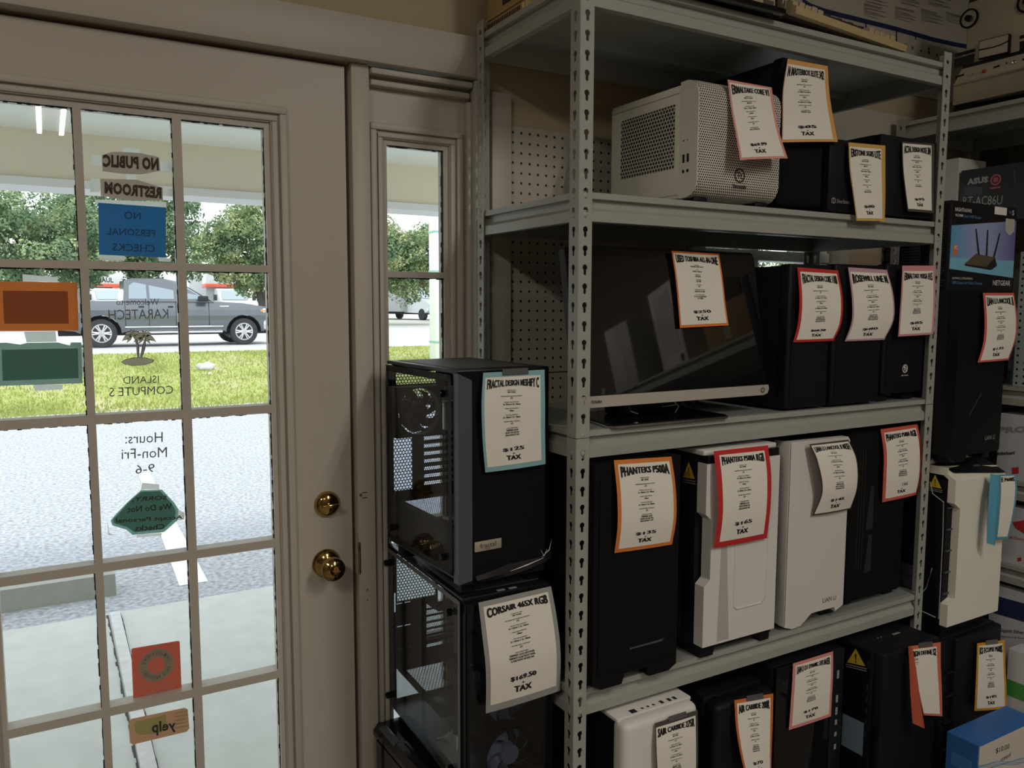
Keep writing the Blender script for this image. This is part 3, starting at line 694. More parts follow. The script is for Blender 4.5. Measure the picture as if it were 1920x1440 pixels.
# ================================================================ computer cases
def logo_ring(mb, cx, y, cz, r, mat):
    mb.disc((cx, y, cz), r, 28, mat, 'y', r*.80)
    for k in range(14):
        a = 2*PI*k/14; mb.box(cx+r*1.02*math.cos(a)-r*.06, cx+r*1.02*math.cos(a)+r*.06, y-.0002, y, cz+r*1.02*math.sin(a)-r*.06, cz+r*1.02*math.sin(a)+r*.06, mat)
def feet(t, w, d, h, mat=None, s=.04):
    for x in (.012, w-.012-s):
        for y in (.02, d-.02-s):
            mb = MB(); mb.box(x-w/2, x-w/2+s, y, y+s, 0, h, b=.002); mb.build('foot', mat or black, t)
def case(label, x0, x1, y, d, z0, z1, rot=0.0, foot=.012, group='computer cases for sale', name='computer_case', kind='computer case'):
    """empty at the middle of the front bottom edge; local x right, y into the case"""
    t = thing(name, label, kind, ((x0+x1)/2, y, z0), rot, group)
    return t, x1-x0, d, z1-z0
# ---- top shelf level: small cases (deck at DK[1])
# white cube case with perforated sides
perfw_side = perf('white_hex_vent', (.66, .64, .57, 1), .0098, .0036, hole='dark', rough=.4)
perfw_front = perf('white_perforated_front', (.66, .63, .57, 1), .0062, .0020, hole='dark', rough=.45)
t, w, d, h = case('boxy white cube case with perforated front at the left end of the upper shelf', 1.249, 1.503, 1.362, .315, DK[1], 1.992)
mb = MB(); mb.box(-w/2, w/2, .055, d, .012, h-.004, b=.006); mb.build('body', creamw, t)
fr = .038
mb = MB()      # rounded front shell, swept side to side
pr = []
for k in range(9): a = PI/2*k/8; pr.append((fr-fr*math.cos(a)+.0, h-fr+fr*math.sin(a)))
pr2 = []
for k in range(9): a = PI/2*k/8; pr2.append((fr-fr*math.sin(a), .012+fr-fr*math.cos(a)))
poly = [(.058, h)]+pr[::-1]+pr2[::-1]+[(.058, .012)]
mb.prism(poly, -w/2, w/2, 'x'); mb.build('front_bezel', creamw, t)
def xrange_patch(mb, prof, xa, xb, mat=0):
    for (a, b), (c, e) in zip(prof, prof[1:]): mb.add([(xa, a, b), (xb, a, b), (xb, c, e), (xa, c, e)], [(0, 1, 2, 3)], mat)
mb = MB(); prof = [(y-.0012 if y < fr*.9 else y, z+(.001 if z > h/2 else -.001)) for y, z in pr[::-1]+pr2[::-1]]
xrange_patch(mb, prof, -w/2+.002, w/2-.002); mb.build('perforated_front', perfw_front, t, recalc=False)
mb = MB(); mb.quad((-w/2-.0006, .075, .080), (-w/2-.0006, .272, .080), (-w/2-.0006, .272, .222), (-w/2-.0006, .075, .222)); mb.build('side_vent', perfw_side, t, smooth=False)
for z_ in (.243, .020):
    mb = MB(); mb.box(-w/2-.0008, -w/2, .062, d-.002, z_, z_+.0013); mb.build('panel_seam', greyp, t)
mb = MB()
for z in (.098, ): 
    for y in (.030, .044): mb.box(-w/2-.0008, -w/2, y-.003, y+.003, z-.009, z+.009)
for y in (.030, .044): mb.disc((-w/2-.0008, y, .070), .0038, 16, 0, 'x')
mb.disc((-w/2-.0008, .044, .137), .002, 12, 0, 'x'); mb.disc((-w/2-.0008, .032, .137), .0015, 12, 0, 'x'); mb.build('port_panel', black, t)
mb = MB(); logo_ring(mb, .0, -.0016, .065, .016, 0); mb.text('Tt', (-.008, -.0016, .073), (.008, -.0016, .073), (.008, -.0016, .057), (-.008, -.0016, .057), bold=.03)
mb.text('Thermaltake', (-.022, -.0016, .045), (.022, -.0016, .045), (.022, -.0016, .036), (-.022, -.0016, .036), bold=.03); mb.build('logo', ink, t, smooth=False)
feet(t, w, d, .0125)
# tall black case behind the peach tag
t, w, d, h = case('tall black case behind the peach bordered price sheet on the upper shelf', 1.515, 1.668, 1.372, .39, DK[1], 2.076)
mb = MB(); mb.box(-w/2, w/2, .03, d, .012, h-.006, b=.003); mb.build('body', black, t)
mb = MB(); mb.box(-w/2, w/2, 0, .034, .010, h, b=.008, seg=3); mb.box(-w/2+.01, w/2-.01, -.001, .0, .02, h-.02); mb.build('front_panel', blackm, t)
mb = MB()
for y in (.04, .05, .06): mb.box(-w/2-.001, -w/2, y, y+.004, .02, h-.02)
mb.build('side_rib', blacks, t)
feet(t, w, d, .0125)
# small black case, yellow tag
t, w, d, h = case('short black case with hexagon logo behind the yellow bordered price sheet', 1.675, 1.863, 1.360, .27, DK[1], 1.905)
mb = MB(); mb.box(-w/2, w/2, .025, d, .008, h-.004, b=.003); mb.build('body', black, t)
mb = MB(); mb.box(-w/2, w/2, 0, .03, .004, h, b=.004); mb.build('front_panel', black, t)
mb = MB(); cx, cz = -w/2+.020, .030
mb.add([(cx+.0085*math.cos(PI/6+k*PI/3), -.0006, cz+.0085*math.sin(PI/6+k*PI/3)) for k in range(6)]+[(cx+.006*math.cos(PI/6+k*PI/3), -.0006, cz+.006*math.sin(PI/6+k*PI/3)) for k in range(6)], [(k, (k+1) % 6, 6+(k+1) % 6, 6+k) for k in range(6)])
mb.box(cx-.001, cx+.001, -.0006, -.0002, cz-.008, cz+.008)
mb.text('SilverStone', (cx+.012, -.0006, cz+.005), (cx+.060, -.0006, cz+.005), (cx+.060, -.0006, cz-.005), (cx+.012, -.0006, cz-.005)); mb.build('logo', greyp, t, smooth=False)
feet(t, w, d, .0085)
# mid black cube case, grey tag
t, w, d, h = case('black cube case at the right end of the upper shelf', 1.868, 2.100, 1.360, .36, DK[1], 1.936)
mb = MB(); mb.box(-w/2, w/2, .02, d, .010, h, b=.003); mb.build('body', blacks, t)
mb = MB(); mb.box(-w/2, w/2, 0, .019, .008, h-.001, b=.002); mb.build('front_panel', pm('black_brushed_front', (.02, .02, .022, 1), .35, metal=.5), t)
feet(t, w, d, .0105)
# ---- middle shelf: all-in-one and three black towers (deck at DK[2])
AIO = thing('all_in_one_computer', 'black all-in-one computer with silver chin and black screen on the middle shelf', 'all-in-one computer', (1.215, 1.45, DK[2]))
ax0, ax1 = .962, 1.526
zb, zt = 1.281, 1.627
yb, yt = 1.392, 1.455
def sl(z): return yb+(yt-yb)*(z-zb)/(zt-zb)
mb = MB(); fl = [(ax0, zb+.024), (ax1, zb+.024), (ax1, zt-.012), (ax1-.004, zt-.003), (ax1-.012, zt), (ax0+.012, zt), (ax0+.004, zt-.003), (ax0, zt-.012)]
n = len(fl); mb.add([(x, sl(z), z) for x, z in fl]+[(x, sl(z)+.020, z) for x, z in fl]+[(ax0+.06+(x-ax0)*.78, sl(z)+.048, zb+.05+(z-zb)*.8) for x, z in fl],
   [tuple(range(n)), tuple(range(2*n, 3*n))[::-1]]+[(i, (i+1) % n, n+(i+1) % n, n+i) for i in range(n)]+[(n+i, n+(i+1) % n, 2*n+(i+1) % n, 2*n+i) for i in range(n)])
W(mb, 'housing', black, AIO, smooth=False)
mb = MB(); mb.add([(ax0+.001, sl(zb+.025)-.001, zb+.025), (ax1-.001, sl(zb+.025)-.001, zb+.025), (ax1-.003, sl(zt-.006)-.001, zt-.006), (ax0+.003, sl(zt-.006)-.001, zt-.006)], [(0, 1, 2, 3)])
W(mb, 'screen_glass', pm('screen_glass', (.004, .004, .005, 1), .025, spec=.8), AIO, smooth=False)
mb = MB(); yq = [(ax0+.022, zb+.05), (ax1-.022, zb+.05), (ax1-.022, zt-.022), (ax0+.022, zt-.022)]
mb.add([(x, sl(z)-.0016, z) for x, z in yq], [(0, 1, 2, 3)]); W(mb, 'display', pm('display_panel', (.006, .006, .006, 1), .03, spec=.85), AIO, smooth=False)
chin = pm('silver_chin', (.50, .47, .42, 1), .35, metal=.3)
mb = MB(); ch = [(ax0, zb+.024), (ax0, zb+.006), (ax0+.008, zb), (ax1-.02, zb), (ax1-.006, zb+.004), (ax1, zb+.014), (ax1, zb+.024)]
n = len(ch); mb.add([(x, sl(z)-.004, z) for x, z in ch]+[(x, sl(z)+.018, z) for x, z in ch], [tuple(range(n)), tuple(range(n, 2*n))[::-1]]+[(i, (i+1) % n, n+(i+1) % n, n+i) for i in range(n)])
CH = W(mb, 'chin', chin, AIO, smooth=False)
mb = MB(); mb.text('TOSHIBA', *[(x, yb-.0052, z) for x, z in ((.992, zb+.0155), (1.020, zb+.0155), (1.020, zb+.0095), (.992, zb+.0095))], bold=.03); W(mb, 'lettering', ink, CH, smooth=False)
mb = MB(); mb.disc((ax1-.024, yb-.0046, zb+.0125), .0062, 24, 0, 'y', .0045); W(mb, 'power_button', black, CH)
mb = MB(); bp = [(1.03, 1.350), (1.345, 1.350), (1.355, 1.362), (1.355, 1.56), (1.060, 1.56), (1.018, 1.362)]
mb.prism(bp, DK[2], DK[2]+.007); SB = W(mb, 'stand_base', blackg, AIO, smooth=False)
mb = MB(); mb.prism([(x+(.003 if x > 1.2 else -.003), y-(.003 if y < 1.4 else 0)) for x, y in bp], DK[2]+.0002, DK[2]+.0045); W(mb, 'trim_edge', chrome, SB, smooth=False)
mb = MB(); mb.box(1.13, 1.30, 1.455, 1.50, DK[2]+.006, 1.40, b=.008); mb.box(1.12, 1.31, 1.46, 1.52, DK[2]+.006, DK[2]+.035, b=.01); W(mb, 'stand_neck', black, AIO)
mb = MB(); mb.tube([(1.12, 1.43, 1.285), (1.12, 1.415, 1.262), (1.135, 1.41, 1.256)], .0028, 8); mb.tube([(1.235, 1.42, 1.287), (1.25, 1.405, 1.268), (1.235, 1.40, 1.252)], .0022, 8); mb.tube([(1.205, 1.41, 1.268), (1.245, 1.405, 1.271)], .0022, 8); W(mb, 'stand_wire', chrome, AIO)
mb = MB(); mb.tube([(1.33, 1.46, 1.30), (1.35, 1.45, 1.266), (1.33, 1.44, 1.258), (1.31, 1.45, 1.27)], .004, 8); W(mb, 'power_lead', black, AIO)
for lab, x0, x1, y, d, z1, logo in (
    ('slim black tower behind the red bordered price sheet, right of the all-in-one', 1.553, 1.704, 1.362, .40, 1.598, None),
    ('plain black tower behind the lilac bordered price sheet, second tower on the middle shelf', 1.712, 1.902, 1.358, .41, 1.602, None),
    ('black tower with a round white logo at the right end of the middle shelf', 1.925, 2.100, 1.366, .39, 1.607, 'Tt')):
    t, w, d, h = case(lab, x0, x1, y, d, DK[2], z1)
    f = .006 if not logo else .022
    mb = MB(); mb.box(-w/2, w/2, .03, d, f, h-.004, b=.003); mb.build('body', black, t)
    mb = MB(); mb.box(-w/2, w/2, 0, .034, f, h, b=.006, seg=3); mb.box(-w/2+.012, w/2-.012, -.0015, 0, f+.02, h-.03); mb.build('front_panel', black, t)
    if logo:
        mb = MB(); logo_ring(mb, .005, -.0022, .088, .011, 0); mb.text('Tt', (-.001, -.0022, .094), (.011, -.0022, .094), (.011, -.0022, .082), (-.001, -.0022, .082), bold=.04)
        mb.text('thermaltake', (-.010, -.0022, .072), (.020, -.0022, .072), (.020, -.0022, .068), (-.010, -.0022, .068)); mb.build('logo', paper, t, smooth=False)
    feet(t, w, d, f+.001)
# ---- lower shelf: four tall towers (deck at DK[3])
def sticker_warn(t, P, name='warning_sticker'):
    """yellow triangle with exclamation mark over four corner points on a side panel"""
    tl, tr, br, bl = [Vector(p) for p in P]
    def q(u, v): return (tl*(1-u)+tr*u)*(1-v)+(bl*(1-u)+br*u)*v
    mb = MB(); mb.add([q(.5, 0), q(.95, .72), q(.05, .72)], [(0, 1, 2)], 0)
    nn = (tr-tl).cross(bl-tl).normalized()*.0004
    for s in (1, -1): 
        mb.add([q(.46, .25)+nn*s, q(.54, .25)+nn*s, q(.52, .52)+nn*s, q(.48, .52)+nn*s], [(0, 1, 2, 3)], 1); mb.add([q(.47, .57)+nn*s, q(.53, .57)+nn*s, q(.53, .64)+nn*s, q(.47, .64)+nn*s], [(0, 1, 2, 3)], 1)
    for k in range(2): mb.add([q(0, .80+.1*k), q(1, .80+.1*k), q(1, .84+.1*k), q(0, .84+.1*k)], [(0, 1, 2, 3)], 2)
    return W(mb, name, [pm('warning_yellow', (.62, .45, .03, 1), .6), ink, greyp], t, smooth=False, recalc=False)
# black tower, orange tag
t, w, d, h = case('tall black mesh tower behind the orange bordered sheet, first on the lower shelf', .968, 1.200, 1.338, .42, DK[3], 1.172)
mb = MB(); mb.box(-w/2, w/2, .05, d, .02, h, b=.003); mb.build('body', black, t)
mb = MB(); poly = [(-w/2, .012), (-w/2+.022, 0), (-w/2+.078, 0), (-w/2+.086, .022), (w/2-.086, .022), (w/2-.078, 0), (w/2-.022, 0), (w/2, .012), (w/2, h-.004), (-w/2, h-.004)]
mb.prism(poly, .0, .052, 'y'); mb.box(-w/2+.012, w/2-.012, -.0025, 0, .035, h-.03, b=.001); FP = mb.build('front_panel', blackm, t, smooth=False)
mb = MB(); mb.add([(-.02, -.0035, .075), (.07, -.0035, .075), (.078, -.0035, .083), (.072, -.0035, .080), (-.02, -.0035, .0785)], [(0, 1, 2, 3, 4)]); mb.build('crease', charcoal, FP, smooth=False)
feet(t, w, d, .021)
# white tower, red tag
t, w, d, h = case('white and black tower behind the red bordered sheet, second on the lower shelf', 1.279, 1.514, 1.338, .42, DK[3], 1.170)
mb = MB(); mb.box(-w/2, w/2, .035, d, .028, h-.012, b=.003); mb.build('body', black, t)
mb = MB(); poly = [(-w/2, .030), (w/2, .030), (w/2, h-.03), (-w/2, h-.03), (-w/2, .345), (-w/2+.018, .330), (-w/2+.018, .190), (-w/2, .175)]
mb.prism(poly, .0, .03, 'y'); FP = mb.build('front_panel', whitep, t, smooth=False)
mb = MB(); mb.box(-w/2+.004, w/2-.002, .002, .034, h-.031, h-.012); mb.box(-w/2+.0, w/2, .012, .2, h-.013, h-.001, mat=1, b=.003); mb.build('top_panel', [black, whitep], t)
perf_g = perf('fine_grey_mesh', (.56, .55, .53, 1), .0022, .0007, hole='dark', holecol=(.25, .25, .25, 1))
mb = MB(); mb.add([(-w/2+.045, -.0006, .036), (-w/2+.082, -.0006, .036), (-w/2+.066, -.0006, .30), (-w/2+.052, -.0006, .30)], [(0, 1, 2, 3)]); mb.build('mesh_strip', perf_g, FP, smooth=False)
mb = MB(); a = [(-w/2+.095, .36), (-w/2+.095, .112), (-w/2+.105, .104), (w/2-.048, .104), (w/2-.034, .118), (w/2-.030, .36)]
mb.tube([(x, -.0004, z) for x, z in a], .0022, 8); mb.build('relief_line', whitep, FP)
mb = MB(); mb.box(-w/2-.001, -w/2, .075, .20, .05, .20); mb.box(-w/2-.0014, -w/2, .075, .20, .155, .157, mat=1); mb.build('shroud', [pm('dark_grey_shroud', (.035, .038, .042, 1), .5), ink], t)
mb = MB(); mb.prism([(-w/2+.005, 0), (-w/2+.045, 0), (-w/2+.052, .028), (-w/2+.002, .030)], .012, .1, 'y'); mb.prism([(w/2-.005, 0), (w/2-.035, 0), (w/2-.042, .028), (w/2-.002, .030)], .012, .1, 'y'); mb.box(-w/2+.002, w/2-.002, .010, .05, .018, .032); mb.build('foot', black, t)
y = 1.338
sticker_warn(t, [atX(1279, 866, 1.2783), atX(1304, 866, 1.2783), atX(1304, 911, 1.2783), atX(1279, 906, 1.2783)])
# white mesh tower, dark tag
t, w, d, h = case('white mesh tower behind the dark bordered sheet, third on the lower shelf', 1.572, 1.795, 1.358, .40, DK[3], 1.163)
mb = MB(); mb.box(-w/2, w/2, .05, d, .02, h-.004, b=.003); mb.build('body', black, t)
wm = pm('white_mesh_front', (.66, .635, .62, 1), .6, noise=.03, nscale=300, bump=.25, bscale=1500)
mb = MB()
lft = [(.0, .0), (.055, .006)]
poly = [(-w/2, .012), (-w/2+.03, .002), (-w/2+.06, .004), (-.01, .030), (w/2-.035, .030), (w/2-.03, .018), (w/2, .030), (w/2, h-.012), (w/2-.008, h-.003), (-w/2, h)]
mb.prism(poly, .0, .02, 'y'); FP = mb.build('front_panel', wm, t, smooth=False)
mb = MB(); mb.box(-w/2-.001, -w/2+.004, .0, .052, .014, h-.001, b=.0015); mb.box(-w/2-.0016, -w/2+.002, .052, .16, .035, .205, mat=1, b=.0005); mb.build('side_bezel', [whitep, pm('white_cover_plate', (.60, .585, .57, 1), .5)], t)
mb = MB(); mb.text('LIAN LI', *[(x, -.0006, z) for x, z in ((.030, .062), (.082, .062), (.082, .050), (.030, .050))], bold=.02); mb.build('logo', pm('grey_letter', (.20, .19, .19, 1), .6), FP, smooth=False)
mb = MB(); mb.box(-w/2+.02, -w/2+.07, .12, .2, 0, .021); mb.box(w/2-.05, w/2, .03, .10, 0, .03); mb.build('foot', black, t)
# black tower, salmon tag
t, w, d, h = case('black tower behind the salmon bordered sheet with a handwritten price, fourth on the lower shelf', 1.838, 2.082, 1.384, .385, DK[3], 1.172)
mb = MB(); mb.box(-w/2, w/2, .04, d, .018, h-.004, b=.003); mb.build('body', black, t)
mb = MB(); mb.box(-w/2, w/2, 0, .045, .012, h-.004, b=.014, seg=3); FP = mb.build('front_panel', blackm, t)
mb = MB()
for k in range(3): mb.box(-w/2+.035+.011*k, -w/2+.037+.011*k, -.001, .001, .10, h-.06)
for z0_, z1_ in ((.21, .33), (.09, .195)): mb.add([(-w/2+.070, -.0012, z0_), (-w/2+.100, -.0012, z0_), (-w/2+.098, -.0012, z1_), (-w/2+.085, -.0012, z1_)], [(0, 1, 2, 3)])
mb.build('relief_line', pm('dark_relief', (.022, .023, .026, 1), .4), FP, smooth=False)
feet(t, w, d, .0185)
# ---- bottom row (deck at DK[4])
t, w, d, h = case('white fronted tower with round-cornered top and dark bordered sheet in the bottom row', 1.029, 1.241, 1.302, .44, DK[4], .606)
mb = MB(); mb.box(-w/2+.002, w/2-.002, .052, d, .015, h-.006, b=.003); mb.build('body', black, t)
mb = MB(); mb.box(-w/2, w/2, 0, .05, .012, h-.003, b=.018, seg=4); mb.build('front_panel', whitep, t)
mb = MB(); mb.box(-w/2, w/2, .028, .21, h-.010, h, b=.003); TPn = mb.build('top_panel', whitep, t)
mb = MB(); zz = h+.0006
mb.box(-.062, -.046, .032, .046, h-.001, zz); 
for x in (-.028, -.012, .004): mb.disc((x, .039, zz), .0035, 14, 0, 'z')
for x in (.028, .050, .066): mb.box(x-.004, x+.004, .034, .046, h-.001, zz)
mb.build('port', ink, TPn, smooth=False)
feet(t, w, d, .016)
t, w, d, h = case('black tower behind the curled orange bordered sheet in the bottom row', 1.325, 1.520, 1.332, .41, DK[4], .560)
mb = MB(); mb.box(-w/2, w/2, .045, d, .015, h, b=.004); mb.build('body', black, t)
mb = MB(); mb.box(-w/2, w/2, 0, .05, .012, h-.004, b=.016, seg=3); mb.build('front_panel', black, t)
mb = MB(); mb.disc((-w/2+.03, .040, h-.0035), .004, 14, 0, 'z'); mb.build('power_button', blackg, t)
feet(t, w, d, .016)
t, w, d, h = case('black glass fronted tower behind the pink bordered sheet in the bottom row', 1.532, 1.787, 1.342, .43, DK[4], .602)
mb = MB(); mb.box(-w/2, w/2, .012, d, .012, h-.003, b=.003); mb.build('body', black, t)
mb = MB(); mb.box(-w/2+.002, w/2-.05, 0, .010, .014, h-.006, b=.001); mb.build('glass_front', pm('black_glass', (.006, .006, .007, 1), .03), t)
mb = MB(); mb.box(w/2-.048, w/2, -.002, .012, .012, h-.003, b=.002); PB = mb.build('port_column', blacks, t)
mb = MB()
for k, hh in enumerate((.022, .0, .02, .02, .014, .012, .014)):
    if hh: mb.box(w/2-.028, w/2-.020, -.003, -.0018, h-.06-.034*k-hh, h-.06-.034*k)
mb.build('port', greyp, PB, smooth=False)
feet(t, w, d, .0125)
# black tower pushed half under the unit
t, w, d, h = case('black tower with a yellow triangle sticker standing half out from under the shelving', 1.828, 2.064, 1.252, .46, DK[4], .607)
mb = MB(); mb.box(-w/2, w/2, .03, d, .016, h-.006, b=.003); mb.build('body', black, t)
mb = MB(); mb.box(-w/2, w/2, 0, .036, .014, h-.004, b=.008, seg=3); mb.build('front_panel', black, t)
mb = MB(); mb.box(-w/2-.003, -w/2, .04, d-.01, .02, h-.012); mb.build('side_glass', pm('smoked_side_panel', (.006, .007, .009, 1), .05), t)
mb = MB()
for x in (-.035, -.022): mb.lathe([(.003, 0), (.003, .002), (0, .0025)], 12, 0, Matrix.Translation((x, .08, h-.006)))
mb.box(.02, .05, .07, .078, h-.006, h-.0045); mb.build('port', chrome, t)
XS = 1.828-.0042
sticker_warn(t, [atX(1586, 1214, XS), atX(1623, 1218, XS), atX(1625, 1262, XS), atX(1586, 1252, XS)])
mb = MB(); mb.add([atX(1580, 1337, XS), atX(1620, 1356, XS), atX(1617, 1418, XS), atX(1577, 1396, XS)], [(0, 1, 2, 3)]); W(mb, 'blue_patch', pm('pale_blue_patch', (.17, .25, .33, 1), .5), t, smooth=False, recalc=False)  # flat pale blue patch on the side panel
feet(t, w, d, .017)
# corner stack: black tower on the floor, white tower on it, black tower on top
SYF = 1.292
t, w, d, h = case('black tower on the floor under the white one in the corner stack', 2.160, 2.440, SYF, .45, 0, .553)
mb = MB(); mb.box(-w/2, w/2, .03, d, .02, h-.01, b=.004); mb.build('body', black, t)
mb = MB(); mb.box(-w/2+.055, w/2, 0, .035, .016, h-.004, b=.006, seg=3)
mb.box(-w/2, -w/2+.055, .014, .035, .016, h-.004, b=.004); mb.build('front_panel', black, t)
mb = MB()
for z in (.06, .14, .22, .30, .38, .45): mb.box(-w/2+.020, -w/2+.055, .004, .018, z, z+.004)
mb.build('vent_rib', blacks, t)
mb = MB(); mb.box(-w/2+.004, w/2-.004, .02, d-.01, h-.010, h, b=.004); mb.build('top_panel', blacks, t)
feet(t, w, d, .021)
t, w, d, h = case('white fronted tower with black vented edge in the middle of the corner stack', 2.158, 2.412, SYF, .42, .5535, 1.060)
mb = MB(); mb.box(-w/2+.004, w/2, .07, d, .045, h-.03, b=.002); mb.build('body', black, t)
mb = MB(); mb.box(-w/2+.02, w/2-.02, .03, d-.03, 0, .046, b=.004); mb.build('base', black, t)
mb = MB(); poly = [(-w/2, .042), (w/2, .042), (w/2, h-.055), (-w/2+.005, h-.045), (-w/2+.005, h-.110), (-w/2+.032, h-.128), (-w/2+.032, .118), (-w/2, .106)]
mb.prism(poly, 0, .022, 'y'); mb.add([(-w/2+.005, 0, h-.045), (w/2, 0, h-.055), (w/2, .03, h-.03), (-w/2+.005, .055, h-.012), (-w/2+.005, .075, h-.012), (-w/2+.005, .022, h-.045)], [(0, 1, 2, 3), (0, 3, 4, 5)])
mb.box(.012, .014, -.0005, .0, .06, h-.10); FPn = mb.build('front_panel', creamw, t, smooth=False)
mb = MB(); mb.box(-w/2+.004, w/2-.004, .022, .072, .045, h-.05)
for k in range(5): mb.box(-w/2+.006, -w/2+.030, .016, .022, .13+.062*k, .134+.062*k, mat=1)
mb.build('vent_bay', [black, charcoal], t)
mb = MB(); mb.box(-w/2, w/2, .075, d, h-.012, h, b=.003); mb.box(-w/2+.002, -w/2+.0045, .022, d, h-.035, h-.012); mb.build('top_panel', creamw, t)
mb = MB(); mb.add([(-w/2+.03, .02, h-.028), (w/2-.002, .0, h-.046), (w/2-.004, .075, h-.008), (-w/2+.02, .075, h-.008)], [(0, 1, 2, 3)]); mb.box(.02, .05, .035, .043, h-.026, h-.022, mat=1); mb.build('top_grille', [black, charcoal], t, smooth=False)
mb = MB(); mb.box(-w/2, -w/2+.003, .075, d-.01, .05, h-.03); mb.build('side_glass', MATS['smoked_side_panel'], t)
mb = MB(); mb.box(-w/2-.0012, -w/2, .09, .30, .06, .19); mb.box(-w/2-.0018, -w/2, .09, .30, .155, .158, mat=1); mb.build('shroud', [MATS['dark_grey_shroud'], ink], t)
mb = MB()
mb.tube([(-w/2-.003, .07, h-.06), (-w/2-.012, .055, h-.09), (-w/2-.002, .028, h-.11), (-w/2-.003, .024, .30), (-w/2-.004, .022, .06)], .0014, 6)
mb.tube([(-w/2-.003, .05, .20), (-w/2-.010, .06, .14), (-w/2-.018, .10, .075), (-w/2-.006, .03, .062)], .0018, 6); mb.build('loose_film_edge', pm('clear_film', (.30, .32, .33, 1), .15), t)
XS = 2.158-.0012
sticker_warn(t, [atX(1741, 888, XS), atX(1766, 892, XS), atX(1767, 926, XS), atX(1741, 921, XS)])
mb = MB(); mb.box(w/2-.006, w/2+.008, .03, .045, .215, .228); mb.build('clip', black, t)
t, w, d, h = case('black tower on top of the corner stack under the router box', 2.142, 2.372, SYF+.004, .42, 1.060, 1.541)
mb = MB(); mb.box(-w/2, w/2, .03, d, .022, h, b=.003); mb.build('body', black, t)
mb = MB(); poly = [(-w/2, .02), (-w/2+.02, .006), (-w/2+.06, .006), (-w/2+.07, .022), (w/2-.004, .022), (w/2, .03), (w/2, h-.003), (-w/2, h-.003)]
mb.prism(poly, 0, .032, 'y'); FPn = mb.build('front_panel', pm('black_blue_front', (.005, .007, .008, 1), .5, spec=.2), t, smooth=False)
mb = MB(); mb.add([(-.045, -.0006, .135), (-.042, -.0006, .135), (.012, -.0006, .195), (.009, -.0006, .195)], [(0, 1, 2, 3)]); mb.build('crease', charcoal, FPn, smooth=False)
mb = MB(); mb.text('LIAN LI', *[(x, -.0008, z) for x, z in ((.040, .070), (.088, .070), (.088, .058), (.040, .058))]); mb.build('logo', greyp, FPn, smooth=False)
mb = MB(); mb.box(-w/2-.001, -w/2+.002, .08, .085, .14, .30); mb.box(-w/2-.003, -w/2, .07, .10, .132, .138, mat=1); mb.build('side_latch', [charcoal, chrome], t)
feet(t, w, d, .0225)
# ---------------------------------------------------------------- left stack in front of the sidelight
hexm = perf('hex_vent_sheet', (.016, .019, .022, 1), .0082, .0032, hole='clear', rough=.4)
hexs = perf('fine_hex_sheet', (.016, .019, .022, 1), .0052, .0021, hole='clear', rough=.4)
inner = pm('case_interior', (.018, .021, .024, 1), .45)
def rect(x0, x1, z0, z1): return [(x0, z0), (x1, z0), (x1, z1), (x0, z1)]
def rear_plate(t, w, d, holes, h, z0=.03):
    mb = MB(); M = Matrix(((1, 0, 0, 0), (0, 0, 1, d-.001), (0, 1, 0, 0), (0, 0, 0, 1)))
    mb.plate(rect(-w/2+.001, w/2-.001, z0, h-.01), holes, .0016, 0, M); return mb.build('rear_panel', inner, t, smooth=False)
def hexpatch(rp, x0, x1, z0, z1, y, mat, name='vent_mesh'):
    mb = MB(); mb.quad((x0, y, z0), (x1, y, z0), (x1, y, z1), (x0, y, z1)); return mb.build(name, mat, rp, smooth=False)
# upper glass-sided tower
MR = math.radians(2.6)
t, w, d, h = case('black glass-sided tower at the top of the stack by the sidelight', .703, .925, 1.433, .352, .905, 1.368, MR)
fh = .036
rp_holes = [rect(-w/2+.012, -w/2+.062, .165, .318), rect(-w/2+.020, -w/2+.118, h-.075, h-.036)]
# fan opening, IO opening, slot rows
fcx, fcz, fr_ = -w/2+.068, h-.122, .056
rp_holes = [rect(-w/2+.012, -w/2+.060, .150, .285), rect(-w/2+.020, -w/2+.125, h-.058, h-.030), [(fcx+fr_*math.cos(2*PI*k/40), fcz+fr_*math.sin(2*PI*k/40)) for k in range(40)], rect(-w/2+.134, -w/2+.172, .285, .395), rect(-w/2+.016, w/2-.02, .045, .123)]
for k in range(7): rp_holes.append(rect(-w/2+.092, -w/2+.195, .155+.0185*k, .1635+.0185*k))
RP = rear_plate(t, w, d, rp_holes, h, fh)
yb_ = d-.0025
hexpatch(RP, -w/2+.012, -w/2+.060, .150, .285, yb_, hexm); hexpatch(RP, -w/2+.020, -w/2+.125, h-.058, h-.030, yb_, hexm)
hexpatch(RP, fcx-.058, fcx+.058, fcz-.058, fcz+.058, yb_+.001, hexm); hexpatch(RP, -w/2+.092, -w/2+.195, .155, .155+.0185*7, yb_, hexs)
mb = MB()
for k in range(9): mb.box(-w/2+.140+.0035*k, -w/2+.1415+.0035*k, d-.03, d-.004, .29, .36)
mb.build('io_fins', alu, RP)
